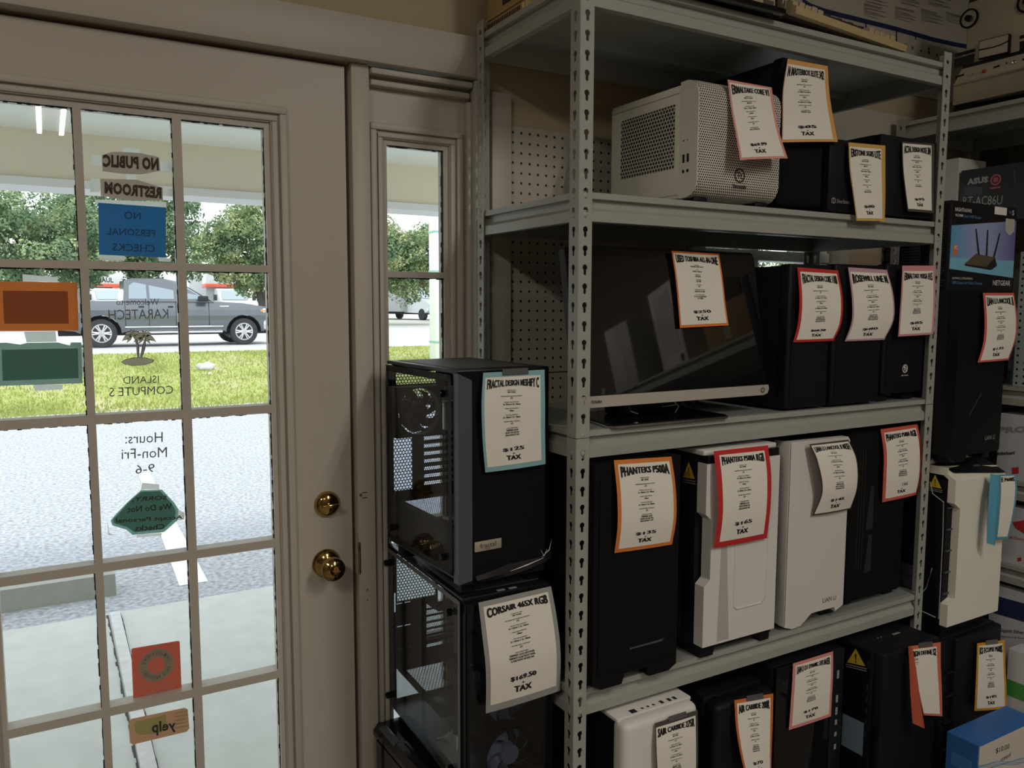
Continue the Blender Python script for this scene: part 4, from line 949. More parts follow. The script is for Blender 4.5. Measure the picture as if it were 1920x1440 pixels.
# rear fan
mb = MB(); M = Matrix(((1, 0, 0, fcx), (0, 0, 1, d-.018), (0, 1, 0, fcz), (0, 0, 0, 1)))
mb.plate(rect(-.060, .060, -.060, .060), [[(.0555*math.cos(2*PI*k/40), .0555*math.sin(2*PI*k/40)) for k in range(40)]], .025, 0, M)
FN = mb.build('rear_fan', black, t, smooth=False)
def blades(mb, cx, y, cz, r, n, mat=0, sweep=.55, wid=.60, hub=.021):
    for k in range(n):
        a0 = 2*PI*k/n+.35; P = []
        for i in range(5):
            rr = hub+(r-hub)*i/4; s = sweep*(i/4)**1.3
            P.append(((cx+rr*math.cos(a0+s), y+.010, cz+rr*math.sin(a0+s)), (cx+rr*math.cos(a0+s+wid), y-.008, cz+rr*math.sin(a0+s+wid))))
        vs = [p for q in P for p in q]; mb.add(vs, [(2*i, 2*i+1, 2*i+3, 2*i+2) for i in range(4)], mat)
    mb.lathe([(hub, -.012), (hub, .012), (0, .012)], 24, mat, Matrix.Translation((cx, y, cz)) @ Matrix(((1, 0, 0, 0), (0, 0, -1, 0), (0, 1, 0, 0), (0, 0, 0, 1))))
mb = MB(); blades(mb, fcx, d-.018, fcz, .053, 7, wid=.72); mb.build('fan_blade', black, FN, recalc=False)
# chassis panels
mb = MB(); mb.box(w/2-.004, w/2, .03, d, fh, h-.006); mb.box(w/2-.022, w/2-.020, .05, d-.002, .14, h-.02, mat=0); mb.build('tray_panel', inner, t)
mb = MB(); mb.box(-w/2, w/2, .03, d, fh-.004, fh); mb.build('floor_panel', inner, t)
mb = MB(); mb.box(-w/2-.001, w/2+.001, .012, d+.002, h-.008, h, b=.002); mb.box(-w/2+.02, w/2-.02, .06, d-.02, h-.001, h+.001, mat=1); mb.build('top_panel', [blacks, pm('top_filter_mesh', (.06, .065, .07, 1), .5, bump=.2, bscale=1500)], t)
mb = MB(); mb.plate(rect(-w/2+.012, w/2-.004, .035, d-.004), [rect(-w/2+.03, w/2-.02, .14, .335)], .0015, 0, Matrix.Translation((0, 0, fh+.0907))); SH = mb.build('psu_shroud', inner, t, smooth=False)
mb = MB(); mb.quad((-w/2+.03, .14, fh+.0922), (w/2-.02, .14, fh+.0922), (w/2-.02, .335, fh+.0922), (-w/2+.03, .335, fh+.0922)); mb.build('shroud_vent', hexs, SH, smooth=False)
mb = MB(); mb.box(-w/2+.010, -w/2+.0115, .035, d-.004, fh, fh+.0915); mb.build('shroud_side', inner, SH)
mb = MB(); mb.box(-w/2-.004, -w/2, .030, d-.001, fh+.004, h-.010); GLp = mb.build('side_glass', tintglass, t, smooth=False)
mb = MB(); mb.box(-w/2-.0045, -w/2-.004, .030, .044, fh+.004, h-.010); mb.box(-w/2-.0045, -w/2-.004, d-.014, d-.001, fh+.004, h-.010)
mb.box(-w/2-.0045, -w/2-.004, .030, d-.001, h-.024, h-.010); mb.box(-w/2-.0045, -w/2-.004, .030, d-.001, fh+.004, fh+.014); mb.build('glass_border', black, GLp)
mb = MB(); AX = Matrix(((0, 0, -1, 0), (0, 1, 0, 0), (1, 0, 0, 0), (0, 0, 0, 1)))
for y in (.062, d-.03):
    for z in (fh+.035, h-.05): (lambda q: (q.lathe([(.008, 0), (.008, .010), (.0065, .012), (0, .012)], 18, 0, Matrix.Translation((-w/2-.004, y, z)) @ AX), q.build('thumbscrew', blackg, GLp)))(MB())
mb = MB(); poly = [(-w/2, .030), (-w/2, .008), (-w/2+.026, 0), (w/2-.02, -.002), (w/2, .012), (w/2, .030)]
mb.prism(poly, fh-.012, h-.003, 'z'); FPn = mb.build('front_panel', blackm, t, smooth=False)
mb = MB(); mb.add([(-w/2-.0006, .0295, fh-.012), (-w/2-.0006, .0078, fh-.012), (-w/2-.0006, .0078, h-.006), (-w/2-.0006, .0295, h-.004)], [(0, 1, 2, 3)]); mb.add([(-w/2-.0005, .0077, fh-.012), (-w/2+.0262, -.0007, fh-.004), (-w/2+.0262, -.0007, h-.020), (-w/2-.0005, .0077, h-.006)], [(0, 1, 2, 3)]); mb.build('front_bevel', charcoal, FPn, smooth=False, recalc=False)
mb = MB(); mb.box(-w/2+.030, -w/2+.094, -.0045, -.001, fh+.055, fh+.076, b=.0012); NP = mb.build('name_plate', pm('warm_metal_plate', (.45, .41, .33, 1), .4, metal=.3), FPn)
mb = MB(); mb.text('fractal', *[(x, -.0048, z) for x, z in ((-w/2+.042, fh+.0715), (-w/2+.080, fh+.0715), (-w/2+.080, fh+.0620), (-w/2+.042, fh+.0620))]); mb.text('DESIGN', *[(x, -.0048, z) for x, z in ((-w/2+.054, fh+.0605), (-w/2+.068, fh+.0605), (-w/2+.068, fh+.0580), (-w/2+.054, fh+.0580))]); mb.build('lettering', ink, NP, smooth=False)
# torn protective film at the foot of the front
film = pm('crumpled_film', (.022, .022, .025, 1), .15, spec=.6)
mb = MB(); P = []
for i in range(13):
    u = i/12; x = -w/2+.03+u*(w-.03)
    P.append([(x, -.003-.006*math.sin(3*u+j*1.1)-.004*(j == 1), fh-.012+.002+.011*j*(.55+.45*math.sin(2.2*u+.4))+.010*u*u*2) for j in range(3)])
vs = [p for q in P for p in q]; mb.add(vs, [(3*i+j, 3*i+j+1, 3*i+j+4, 3*i+j+3) for i in range(12) for j in range(2)]); mb.build('protective_film', film, FPn, recalc=False)
mb = MB(); mb.tube([(.0, -.012, fh+.004), (.04, -.0135, fh+.0105), (.085, -.011, fh+.018)], [.0003, .0013, .0003], 6); mb.tube([(w/2-.030, -.010, fh+.020), (w/2-.012, -.012, fh+.034), (w/2-.006, -.012, fh+.058)], [.0003, .001, .0003], 6); mb.tube([(w/2-.034, -.012, fh+.036), (w/2-.026, -.012, fh+.022), (w/2-.018, -.012, fh+.036)], [.0003, .001, .0003], 6); mb.build('film_glint', pm('film_highlight', (.75, .75, .75, 1), .25), FPn)  # white threads paint the light caught along the film's folds
feet(t, w, d, fh-.0035, s=.032)
mb = MB(); mb.box(-.09, .06, .045, .13, fh+.0925, fh+.10, b=.003); mb.build('cable_bag', pm('maroon_plastic', (.10, .035, .045, 1), .25), t)
# lower glass-sided tower
MR2 = math.radians(-1.0)
t, w, d, h = case('black glass-sided tower with see-through front in the middle of the stack by the sidelight', .708, .918, 1.428, .432, .462, .903, MR2)
fh = .022
rp_holes = [rect(-w/2+.020, -w/2+.125, h-.155, h-.030), rect(-w/2+.132, -w/2+.170, h-.20, h-.05), rect(-w/2+.016, w/2-.02, .032, .115)]
for k in range(7): rp_holes.append(rect(-w/2+.100, -w/2+.196, .150+.0175*k, .162+.0175*k))
for k in range(3): rp_holes.append(rect(-w/2+.018, -w/2+.034, .16+.06*k, .1625+.06*k)); rp_holes.append(rect(-w/2+.040, -w/2+.056, .16+.06*k, .1625+.06*k))
rp_holes.append(rect(-w/2+.012, -w/2+.016, h-.18, h-.13))
RP = rear_plate(t, w, d, rp_holes, h, fh)
hexpatch(RP, -w/2+.020, -w/2+.125, h-.155, h-.030, d-.0025, hexm); hexpatch(RP, -w/2+.100, -w/2+.196, .150, .150+.0175*7, d-.0025, hexs)
mb = MB(); mb.box(w/2-.004, w/2, .02, d, fh, h-.006); mb.build('tray_panel', inner, t)
mb = MB(); mb.box(-w/2, w/2, .012, d, fh-.004, fh); mb.build('floor_panel', inner, t)
mb = MB(); mb.box(-w/2-.001, w/2+.001, .0, d+.002, h-.010, h-.001, b=.002); mb.box(-w/2+.012, w/2-.012, .03, d-.02, h-.002, h, mat=1); mb.build('top_panel', [blacks, MATS['top_filter_mesh']], t)
mb = MB()
for x in (-.022, .006): mb.box(x, x+.018, .004, .012, h-.0012, h-.0002)
mb.build('port', greyp, t, smooth=False)
mb = MB(); mb.plate(rect(-w/2+.012, w/2-.004, .14, d-.004), [rect(-w/2+.03, w/2-.02, .20, .40)], .0015, 0, Matrix.Translation((0, 0, fh+.0957))); SH = mb.build('psu_shroud', inner, t, smooth=False)
mb = MB(); mb.quad((-w/2+.03, .20, fh+.0972), (w/2-.02, .20, fh+.0972), (w/2-.02, .40, fh+.0972), (-w/2+.03, .40, fh+.0972)); mb.build('shroud_vent', hexm, SH, smooth=False)
mb = MB(); mb.box(-w/2-.004, -w/2, .010, d-.001, fh, h-.010); GLp = mb.build('side_glass', tintglass, t, smooth=False)
mb = MB(); mb.box(-w/2-.005, -w/2-.004, .006, .016, fh, h-.008); mb.box(-w/2-.005, -w/2-.004, .010, d-.001, h-.018, h-.008); mb.build('glass_frame', pm('gunmetal_edge', (.16, .17, .18, 1), .35, metal=.4), GLp)
mb = MB()
for y in (.05, d-.012):
    for z in (fh+.03, h-.045): (lambda q: (q.lathe([(.008, 0), (.008, .010), (.0065, .012), (0, .012)], 18, 0, Matrix.Translation((-w/2-.004, y, z)) @ AX), q.build('thumbscrew', blackg, GLp)))(MB())
mb = MB(); mb.box(-w/2+.002, w/2-.002, -.014, -.010, fh, h-.014); mb.build('front_glass', glass('dark_tinted_glass', (.62, .63, .66, 1)), t, smooth=False)
mb = MB(); mb.box(-w/2, -w/2+.010, -.010, .02, fh, h-.012); mb.box(w/2-.010, w/2, -.010, .02, fh, h-.012); mb.box(-w/2, w/2, -.012, .02, h-.030, h-.010)
for k in range(5): mb.box(-w/2+.008, -w/2+.030, -.006, .01, .06+.075*k, .064+.075*k)
mb.build('front_frame', black, t)
fwh = pm('fan_white_blade', (.34, .42, .55, 1), .4)
for k in range(3):
    cz = .075+.125*k
    mb = MB(); M = Matrix(((1, 0, 0, .006), (0, 0, 1, .012), (0, 1, 0, cz), (0, 0, 0, 1)))
    mb.plate(rect(-.060, .060, -.060, .060), [[(.0565*math.cos(2*PI*i/40), .0565*math.sin(2*PI*i/40)) for i in range(40)]], .025, 0, M); FN = mb.build('front_fan', black, t, smooth=False)
    mb = MB(); blades(mb, .006, .012, cz, .054, 7, wid=.52); mb.build('fan_blade', fwh, FN, recalc=False)
rd = random.Random(11); mb = MB(); vs = []; nx, ny = 10, 9
for i in range(nx):
    for j in range(ny): vs.append((-w/2+.015+.08*i/(nx-1), .045+.16*j/(ny-1), fh+.012+.055*math.sin(PI*i/(nx-1))*math.sin(PI*j/(ny-1))*rd.uniform(.55, 1.1)))
mb.add(vs, [(i*ny+j, i*ny+j+1, (i+1)*ny+j+1, (i+1)*ny+j) for i in range(nx-1) for j in range(ny-1)]); mb.build('plastic_bag', pm('crinkled_clear_bag', (.30, .33, .36, 1), .08, spec=1.0), t, smooth=False, recalc=False)
feet(t, w, d, fh-.0035, s=.03)
# bottom tower
t, w, d, h = case('black tower with sloping top edge at the bottom of the stack by the sidelight', .672, .905, 1.405, .43, 0, .462, math.radians(2))
mb = MB(); mb.box(-w/2+.004, w/2, .01, d-.01, .02, h-.024, b=.003); mb.build('body', black, t)
mb = MB(); poly = [(-w/2, h-.030), (-w/2, h-.018), (-w/2+.012, h-.004), (w/2-.012, h-.004), (w/2, h-.018), (w/2, h-.030)]
mb.prism(poly, 0, d, 'y'); mb.box(-w/2+.03, w/2-.03, .02, d-.12, h-.006, h); mb.build('top_panel', blackg, t, smooth=False)
mb = MB(); mb.box(-w/2-.001, -w/2+.004, .02, d-.02, .03, h-.034); mb.build('side_glass', MATS['smoked_side_panel'], t)
mb = MB(); mb.box(-w/2+.006, -w/2+.026, d-.11, d-.02, h-.010, h-.003, b=.002); mb.build('vent_slot', charcoal, t)
feet(t, w, d, .021)
# ================================================================ router box on the corner stack
def uvmat(name, stops, axis='x'):
    g = bpy.data.materials.new(name); g.use_nodes = True; nt = g.node_tree; b = nt.nodes['Principled BSDF']; b.inputs['Roughness'].default_value = .45
    u = nt.nodes.new('ShaderNodeTexCoord'); sp = nt.nodes.new('ShaderNodeSeparateXYZ'); cr = nt.nodes.new('ShaderNodeValToRGB')
    e = cr.color_ramp.elements; e[0].position = stops[0][0]; e[0].color = stops[0][1]; e[1].position = stops[-1][0]; e[1].color = stops[-1][1]
    for p, c in stops[1:-1]: k = e.new(p); k.color = c
    nt.links.new(u.outputs['Generated'], sp.inputs[0]); nt.links.new(sp.outputs['X'], cr.inputs['Fac']); nt.links.new(cr.outputs['Color'], b.inputs['Base Color'])
    return g
artm = uvmat('printed_blue_violet', [(0, (.10, .33, .55, 1)), (.35, (.30, .36, .62, 1)), (.6, (.30, .38, .62, 1)), (1, (.16, .12, .36, 1))])
whites = pm('print_white', (.62, .62, .60, 1), .6); blues = pm('print_blue', (.10, .28, .50, 1), .6); oranges = pm('print_red_orange', (.72, .16, .06, 1), .6); lightblue = pm('print_light_blue', (.20, .48, .66, 1), .6)
bw, bh, bd = .352, .243, .085
t = thing('router_box', 'black and blue router box picturing a three-antenna router, on top of the corner stack', 'router box', (2.152, 1.340, 1.5415), math.radians(3))
mb = MB(); mb.box(0, bw, 0, bd, 0, bh, b=.001); mb.build('carton', pm('black_carton', (.010, .010, .012, 1), .4), t, smooth=False)
def fq(u, v): return (u*bw, -.0006, (1-v)*bh)
mb = MB(); mb.add([fq(.004, .28), fq(.996, .15), fq(.996, .838), fq(.004, .763)], [(0, 1, 2, 3)]); mb.build('picture_panel', artm, t, smooth=False)
mb = MB(); mb.add([(fq(.004, .64)[0], -.0009, fq(0, .64)[2]), (fq(1, .64)[0]-.002, -.0009, fq(0, .63)[2]), (fq(1, 0)[0]-.002, -.0009, fq(0, .835)[2]), (fq(.004, 0)[0], -.0009, fq(0, .76)[2])], [(0, 1, 2, 3)])
mb.build('table_print', lightblue, t, smooth=False)
def fq2(u, v): return (u*bw, -.0012, (1-v)*bh)
mb = MB(); mb.add([fq2(.22, .70), fq2(.38, .575), fq2(.68, .605), fq2(.55, .72)], [(0, 1, 2, 3)], 0); mb.add([fq2(.22, .70), fq2(.55, .72), fq2(.60, .755), fq2(.225, .72)], [(0, 1, 2, 3)], 1); mb.add([fq2(.55, .72), fq2(.68, .605), fq2(.72, .70), fq2(.64, .752), fq2(.60, .755)], [(0, 1, 2, 3, 4)], 1)
for (u0, v0), (u1, v1) in (((.36, .29), (.425, .585)), ((.54, .29), (.545, .59)), ((.735, .315), (.66, .605))): mb.add([fq2(u0-.010, v0), fq2(u0+.010, v0), fq2(u1+.016, v1), fq2(u1-.014, v1)], [(0, 1, 2, 3)], 1)
mb.build('router_picture', [pm('print_bronze', (.10, .085, .05, 1), .6), ink], t, smooth=False)
mb = MB()
def ft(s, u0, v0, u1, v1, mat, bold=0.0): mb.text(s, fq2(u0, v0), fq2(u1, v0), fq2(u1, v1), fq2(u0, v1), mat, bold)
ft('NIGHTHAWK', .04, .075, .285, .118, 0, .01); ft('AC1900', .045, .145, .16, .175, 0, .03); ft('Smart WiFi Router', .175, .143, .43, .178, 1)
ft('GAMING | STREAMING', .05, .853, .35, .885, 0); ft('100% Faster for Mobile Devices', .055, .898, .50, .932, 1); ft('NETGEAR', .67, .873, .955, .935, 0, .02); ft('WiFi', .86, .04, .905, .075, 1); ft('5', .915, .03, .945, .09, 0, .02)
ft('PC', .058, .50, .10, .54, 0, .03)
mb.build('lettering', [whites, blues], t, smooth=False)
mb = MB(); mb.add([fq(.63, .01), fq(.825, .01), fq(.825, .10), fq(.63, .10)], [(0, 1, 2, 3)]); mb.v = [(x, -.0011, z) for x, y, z in mb.v]; S1 = mb.build('white_sticker', paper, t, smooth=False)
mb = MB(); mb.add([fq(.815, .135), fq(.965, .135), fq(.965, .28), fq(.89, .335), fq(.815, .28)], [(0, 1, 2, 3, 4)]); mb.v = [(x, -.0013, z) for x, y, z in mb.v]; mb.build('shield_badge', pm('badge_silver', (.50, .48, .44, 1), .5), t, smooth=False)
mb = MB()
for k, (s, v) in enumerate((('TWO', .165), ('YEAR CARE', .19), ('WARRANTY', .22))): mb.text(s, *[(u*bw, -.0016, (1-vv)*bh) for u, vv in ((.84, v), (.94, v), (.94, v+.018), (.84, v+.018))])
mb = MB(); mb.add([fq(.047, .49), fq(.105, .49), fq(.105, .61), fq(.047, .61)], [(0, 1, 2, 3)]); mb.v = [(x, -.0009, z) for x, y, z in mb.v]; mb.build('red_badge', oranges, t, smooth=False)
mb = MB()
rd = random.Random(4)
for k in range(34):
    z = .012+k*.0068; mb.box(-.0006, 0, .012+rd.uniform(0, .01), bd-.012-rd.uniform(0, .03), z, z+.0016)
mb.build('side_print', charcoal, t, smooth=False)
# ================================================================ goods on the right-hand unit
RD = [z+.0587 for z in RLV]
def rbox(name, label, y0, y1, z0, z1, mat, d=.22, x=2.562, cat='product box', group='boxes on the corner shelving'):
    """box with its printed face towards -x"""
    t = thing(name, label, cat, (x+d/2, (y0+y1)/2, z0), 0, group)
    mb = MB(); mb.box(x, x+d, y1, y0, z0, z1, b=.001); W(mb, 'carton', mat, t, smooth=False); return t
def rtext(t, items, x, mats):
    mb = MB()
    for s, (ax, ay), (bx, by), hgt, mi, bold in items:
        tl = atX(ax, ay, x); tr = atX(bx, by, x); h = Vector((0, 0, -hgt)); mb.text(s, tl, tr, tr+h, tl+h, mi, bold)
    W(mb, 'lettering', mats, t, smooth=False)
greyish = pm('grey_window_box', (.045, .050, .055, 1), .25)
ys = [atX(px, 485, 2.584).y for px in (1556, 1604, 1641, 1687, 1739, 1781, 1838, 1905)]
ribm = pm('dark_rib_print', (.035, .045, .06, 1), .3)
for k in range(6):
    lab = ('first', 'second', 'third', 'fourth', 'fifth', 'sixth', 'seventh')[k]
    t = rbox('black_carton', 'black carton with ribbed front in the corner, %s of the row from the window' % lab, ys[k]-.003, ys[k+1]+.002, RD[1], 1.760, pm('black_ribbed_carton', (.012, .013, .016, 1), .25), .2, 2.584)
    if k < 5:
        mb = MB()
        for j in range(26): mb.box(2.5825, 2.584, ys[k+1]+.010, ys[k]-.012, 1.50+.0095*j, 1.5035+.0095*j)
        W(mb, 'front_ribs', ribm, t, smooth=False)
t = rbox('product_box', 'narrow white box end standing beside the dark grey router box', 1.642, 1.594, 1.7605, 1.975, pm('white_box_end', (.62, .62, .60, 1), .5), .15, 2.585)
t = rbox('router_box', 'tall dark grey router box standing behind the blue one on the corner shelving', 1.585, 1.20, 1.7605, 1.932, greyish, .12, 2.585)
rtext(t, [('ASUS', (1814, 335), (1853, 330), .020, 0, .06), ('RT-AC86U', (1806, 369), (1880, 366), .028, 0, .0)], 2.5843, [pm('print_grey', (.45, .45, .44, 1), .6)])
mb = MB(); p = atX(1867, 337, 2.5844); mb.disc(p, .017, 24, 0, 'x', .012); mb.disc(p, .008, 20, 0, 'x'); mb.box(2.5840, 2.5844, p.y-.016, p.y+.016, p.z-.027, p.z-.022, 0); W(mb, 'round_badge', pm('print_rose', (.50, .12, .15, 1), .6), t, smooth=False)
mb = MB(); mb.add([atX(1808, 350, 2.5845), atX(1842, 350, 2.5845), atX(1842, 366, 2.5845), atX(1808, 366, 2.5845)], [(0, 1, 2, 3)]); mb.add([atX(1900, 318, 2.5845), atX(1902, 318, 2.5845), atX(1905, 346, 2.5845), atX(1903, 346, 2.5845)], [(0, 1, 2, 3)]); W(mb, 'face_print', charcoal, t, smooth=False)
t = rbox('product_box', 'blue-green product box on the corner shelving beside the black tower', 1.40, 1.05, RD[1], 1.52, pm('teal_carton', (.035, .085, .10, 1), .3), .2, 2.60)
mb = MB(); p0, p1 = atX(1903, 612, 2.5992), atX(1919, 645, 2.5992); mb.lathe([(.03, 0), (.032, .001), (0, .0012)], 20, 0, Matrix.Translation(p0) @ Matrix(((0, 0, -1, 0), (1, 0, 0, 0), (0, 1, 0, 0), (0, 0, 0, 1)))); W(mb, 'printed_picture', pm('print_pale_grey', (.16, .18, .20, 1), .5), t, smooth=False)
mb = MB(); mb.box(2.552, 2.556, 1.325, 1.366, RD[1], 1.66); o = mb.build('perforated_strip', perf('pale_teal_strip', (.34, .40, .40, 1), .021, .0035, stagger=False), None, top=True, smooth=False); tag(o, 'pale upright perforated strip at the right edge by the router box', 'display strip')
wcart = pm('white_carton', (.55, .56, .60, 1), .4)
t = rbox('motherboard_box', 'white motherboard box with grey letters behind the corner stack', 1.405, 1.16, RD[2], 1.166, wcart)
rtext(t, [('PRO', (1872, 800), (1925, 799), .020, 0, .05), ('Motherboard', (1868, 847), (1903, 845), .012, 1, .03)], 2.5612, [pm('print_mid_grey', (.28, .29, .31, 1), .6), ink])
mb = MB(); mb.add([atX(1897, 877, 2.5613), atX(1910, 876, 2.5613), atX(1910, 888, 2.5613), atX(1897, 889, 2.5613)], [(0, 1, 2, 3)]); W(mb, 'red_badge', pm('print_red', (.50, .03, .03, 1), .6), t, smooth=False)
t = rbox('product_box', 'white box with a red swoosh on the corner shelving behind the blue sheet', 1.42, 1.14, RD[3], .88, wcart)
mb = MB(); P_ = [(1.345, .832), (1.32, .842), (1.29, .858), (1.25, .862), (1.21, .850), (1.23, .825), (1.27, .806), (1.31, .805), (1.335, .816)]; mb.add([(2.5613, y, z) for y, z in P_], [tuple(range(9))]); W(mb, 'red_swoosh', MATS['print_red'], t, smooth=False)
mb = MB(); mb.add([atX(1908, 1046, 2.5613), atX(1915, 1045, 2.5613), atX(1915, 1052, 2.5613), atX(1908, 1053, 2.5613)], [(0, 1, 2, 3)]); W(mb, 'red_mark', MATS['print_red'], t, smooth=False)
rtext(t, [('Fast Ethernet', (1890, 1003), (1925, 1009), .010, 0, .0)], 2.5613, [MATS['print_red']])
navy = pm('print_navy', (.02, .03, .09, 1), .5)
t = rbox('network_switch_box', 'navy and white network box with a printed switch picture behind the corner stack', 1.40, 1.10, .37, .64-.02, wcart)
mb = MB(); mb.add([(2.5612, 1.399, .585), (2.5612, 1.101, .595), (2.5612, 1.101, .535), (2.5612, 1.399, .528)], [(0, 1, 2, 3)]); W(mb, 'navy_band', navy, t, smooth=False)
rtext(t, [('INTELLINET', (1896, 1155), (1962, 1156), .020, 0, .05), ('Gigabit Ethernet', (1874, 1178), (1932, 1184), .014, 1, .02), ('Standard Switch', (1874, 1191), (1932, 1196), .006, 1, .0)], 2.5616, [whites, navy])
t = rbox('network_switch_box', 'lower network box with a dark picture of switch ports in the corner', 1.42, 1.10, RD[4], .368, wcart)
mb = MB(); mb.add([(2.5612, 1.40, .355), (2.5612, 1.12, .355), (2.5612, 1.12, .315), (2.5612, 1.40, .315)], [(0, 1, 2, 3)], 0)
for k in range(9): mb.add([(2.5615, 1.385-.03*k, .349), (2.5615, 1.363-.03*k, .349), (2.5615, 1.363-.03*k, .325), (2.5615, 1.385-.03*k, .325)], [(0, 1, 2, 3)], 1)
mb.add([atX(1888, 1271, 2.5615), atX(1896, 1271, 2.5615), atX(1896, 1280, 2.5615), atX(1888, 1280, 2.5615)], [(0, 1, 2, 3)], 2); mb.add([(2.5612, 1.41, .262), (2.5612, 1.30, .262), (2.5612, 1.30, .215), (2.5612, 1.41, .215)], [(0, 1, 2, 3)], 3); W(mb, 'face_print', [ink, greyp, MATS['print_red'], navy], t, smooth=False)
t = rbox('product_box', 'white and green product box at the right edge above the blue box', 1.285, 1.02, 0, .47, wcart, .07, 2.470)
mb = MB(); mb.add([(2.4693, 1.284, .375), (2.4693, 1.021, .375), (2.4693, 1.021, .325), (2.4693, 1.284, .325)], [(0, 1, 2, 3)]); W(mb, 'green_band', pm('print_green', (.05, .28, .05, 1), .6), t, smooth=False)
# blue box with hand written price, front right corner
bx0, by0 = 2.010, 1.122
btop = atY(1835, 1399, by0)
bx0 = btop.x
t = thing('product_box', 'blue box with a cream front and handwritten price at the lower right corner', 'product box', (bx0+.14, by0+.04, 0), 0, 'boxes on the corner shelving')
bluec = pm('blue_carton', (.03, .14, .42, 1), .4)
mb = MB(); mb.box(bx0, bx0+.28, by0, by0+.085, 0, btop.z, b=.001); W(mb, 'carton', bluec, t, smooth=False)
mb = MB(); mb.box(bx0+.004, bx0+.279, by0-.001, by0, .1, btop.z-.004); W(mb, 'front_print', pm('cream_print', (.62, .57, .50, 1), .5), t, smooth=False)
mb = MB()
def bq(px, py): return atY(px, py, by0-.0016)
for s, a, b_, hgt in (('$10.00', (1868, 1403), (1893, 1394), .017), ('used', (1877, 1420), (1895, 1410), .013)):
    tl, tr = bq(*a), bq(*b_); h = Vector((0, 0, -hgt)); mb.text(s, tl, tr, tr+h, tl+h, 0, .0)
W(mb, 'handwriting', ink, t, smooth=False)
mb = MB()
for k in range(6): mb.tube([bq(1834+6*i, 1434+2*math.sin(i*.8+k)-i*.8+k*1.5) for i in range(16)], .0006, 5)
W(mb, 'wave_print', blues, t)
mb = MB()
for z in (.05, .10, .15): mb.box(bx0-.0006, bx0, by0+.015, by0+.07, btop.z-z-.035, btop.z-z)
W(mb, 'side_print', pm('print_blue_light', (.05, .20, .50, 1), .5), t, smooth=False)
# ================================================================ tape deck on the right-hand unit
t = thing('reel_tape_deck', 'vintage beige reel tape deck with brushed metal front on the corner shelving', 'tape deck', (2.70, 1.39, RD[0]))
cream = pm('aged_beige_panel', (.46, .42, .31, 1), .45, noise=.05, nscale=8)
yl, yr = 1.612, 1.165
mb = MB(); mb.box(2.615, 2.82, yr, yl, 2.26, 2.475, b=.004); mb.box(2.60, 2.82, yr, yl, 2.140, 2.27, b=.003); W(mb, 'cabinet', blacks, t)
mb = MB(); mb.box(2.606, 2.616, yr+.006, yl-.008, 2.258, 2.462, b=.001); FPn = W(mb, 'face_panel', cream, t)
mb = MB(); mb.add([(2.562, yr, 2.204), (2.562, yl, 2.204), (2.600, yl, 2.258), (2.600, yr, 2.258), (2.60, yl, 2.204), (2.60, yr, 2.204)], [(0, 1, 2, 3), (0, 5, 4, 1), (1, 4, 2), (0, 3, 5)]); CS = W(mb, 'control_strip', cream, t, smooth=False)
brushed = pm('brushed_front', (.50, .45, .34, 1), .36, metal=.6, noise=.12, nscale=14)  # tone noise in the colour stands in for the metal's radial highlights
mb = MB(); mb.box(2.560, 2.602, yr, yl, 2.139, 2.200, b=.002); mb.box(2.556, 2.603, yr, yl, 2.199, 2.206, mat=1, b=.002); W(mb, 'brushed_front', [brushed, alu], t)
MX = Matrix(((0, 0, -1, 0), (1, 0, 0, 0), (0, 1, 0, 0), (0, 0, 0, 1)))
for px, py in ((1818, 35), (1927, 4)):
    p = atX(px, py, 2.606); mb = MB(); A = Matrix.Translation(p) @ MX
    mb.lathe([(.030, 0), (.030, .005), (.0245, .005), (.0245, .003), (.020, .003)], 30, 0, A); mb.lathe([(.0245, .0), (.0245, .0032), (0, .0033)], 30, 1, A); mb.lathe([(.010, .003), (.009, .014), (0, .015)], 18, 0, A)
    W(mb, 'reel_spindle', [black, alu], t)
def fx_(px, py, x): return atX(px, py, x)
mb = MB(); tl, tr, br, bl = fx_(1836, 77, 2.592), fx_(1892, 63, 2.592), fx_(1890, 98, 2.592), fx_(1834, 111, 2.592)
mb.add([tl, tr, br, bl]+[p+Vector((.022, 0, 0)) for p in (tl, tr, br, bl)], [(0, 1, 2, 3), (0, 4, 5, 1), (1, 5, 6, 2), (2, 6, 7, 3), (3, 7, 4, 0)]); HC = W(mb, 'head_cover', black, t, smooth=False)
mb = MB(); o_ = Vector((-.0006, 0, 0)); q = lambda u, v: (tl*(1-u)+tr*u)*(1-v)+(bl*(1-u)+br*u)*v+o_
mb.add([q(.02, .04), q(.98, .04), q(.98, .36), q(.75, .46), q(.5, .50), q(.02, .46)], [(0, 1, 2, 3, 4, 5)]); mb.add([q(.02, .55), q(.5, .57), q(.75, .54), q(.98, .44), q(.98, .96), q(.02, .96)], [(0, 1, 2, 3, 4, 5)]); W(mb, 'cover_label', pm('cover_cream', (.48, .43, .34, 1), .5), HC, smooth=False)
mb = MB()
for a in (((1790, 101), (1828, 91), (1828, 97), (1790, 108)), ((1789, 111), (1827, 100), (1826, 120), (1789, 129)), ((1912, 67), (1925, 64), (1925, 70), (1912, 73)), ((1912, 78), (1925, 75), (1925, 92), (1912, 95))): mb = MB(); mb.add([fx_(*p, 2.6045) for p in a], [(0, 1, 2, 3)]); W(mb, 'tape_window', blackg, FPn, smooth=False)
mb = MB()
def onstrip(px, py):   # point on the sloping control strip
    d = ray(px, py); n = Vector((-.054, 0, .038)); p0 = Vector((2.562, 0, 2.204)); return CAM+d*((p0-CAM).dot(n)/d.dot(n))+n.normalized()*.001
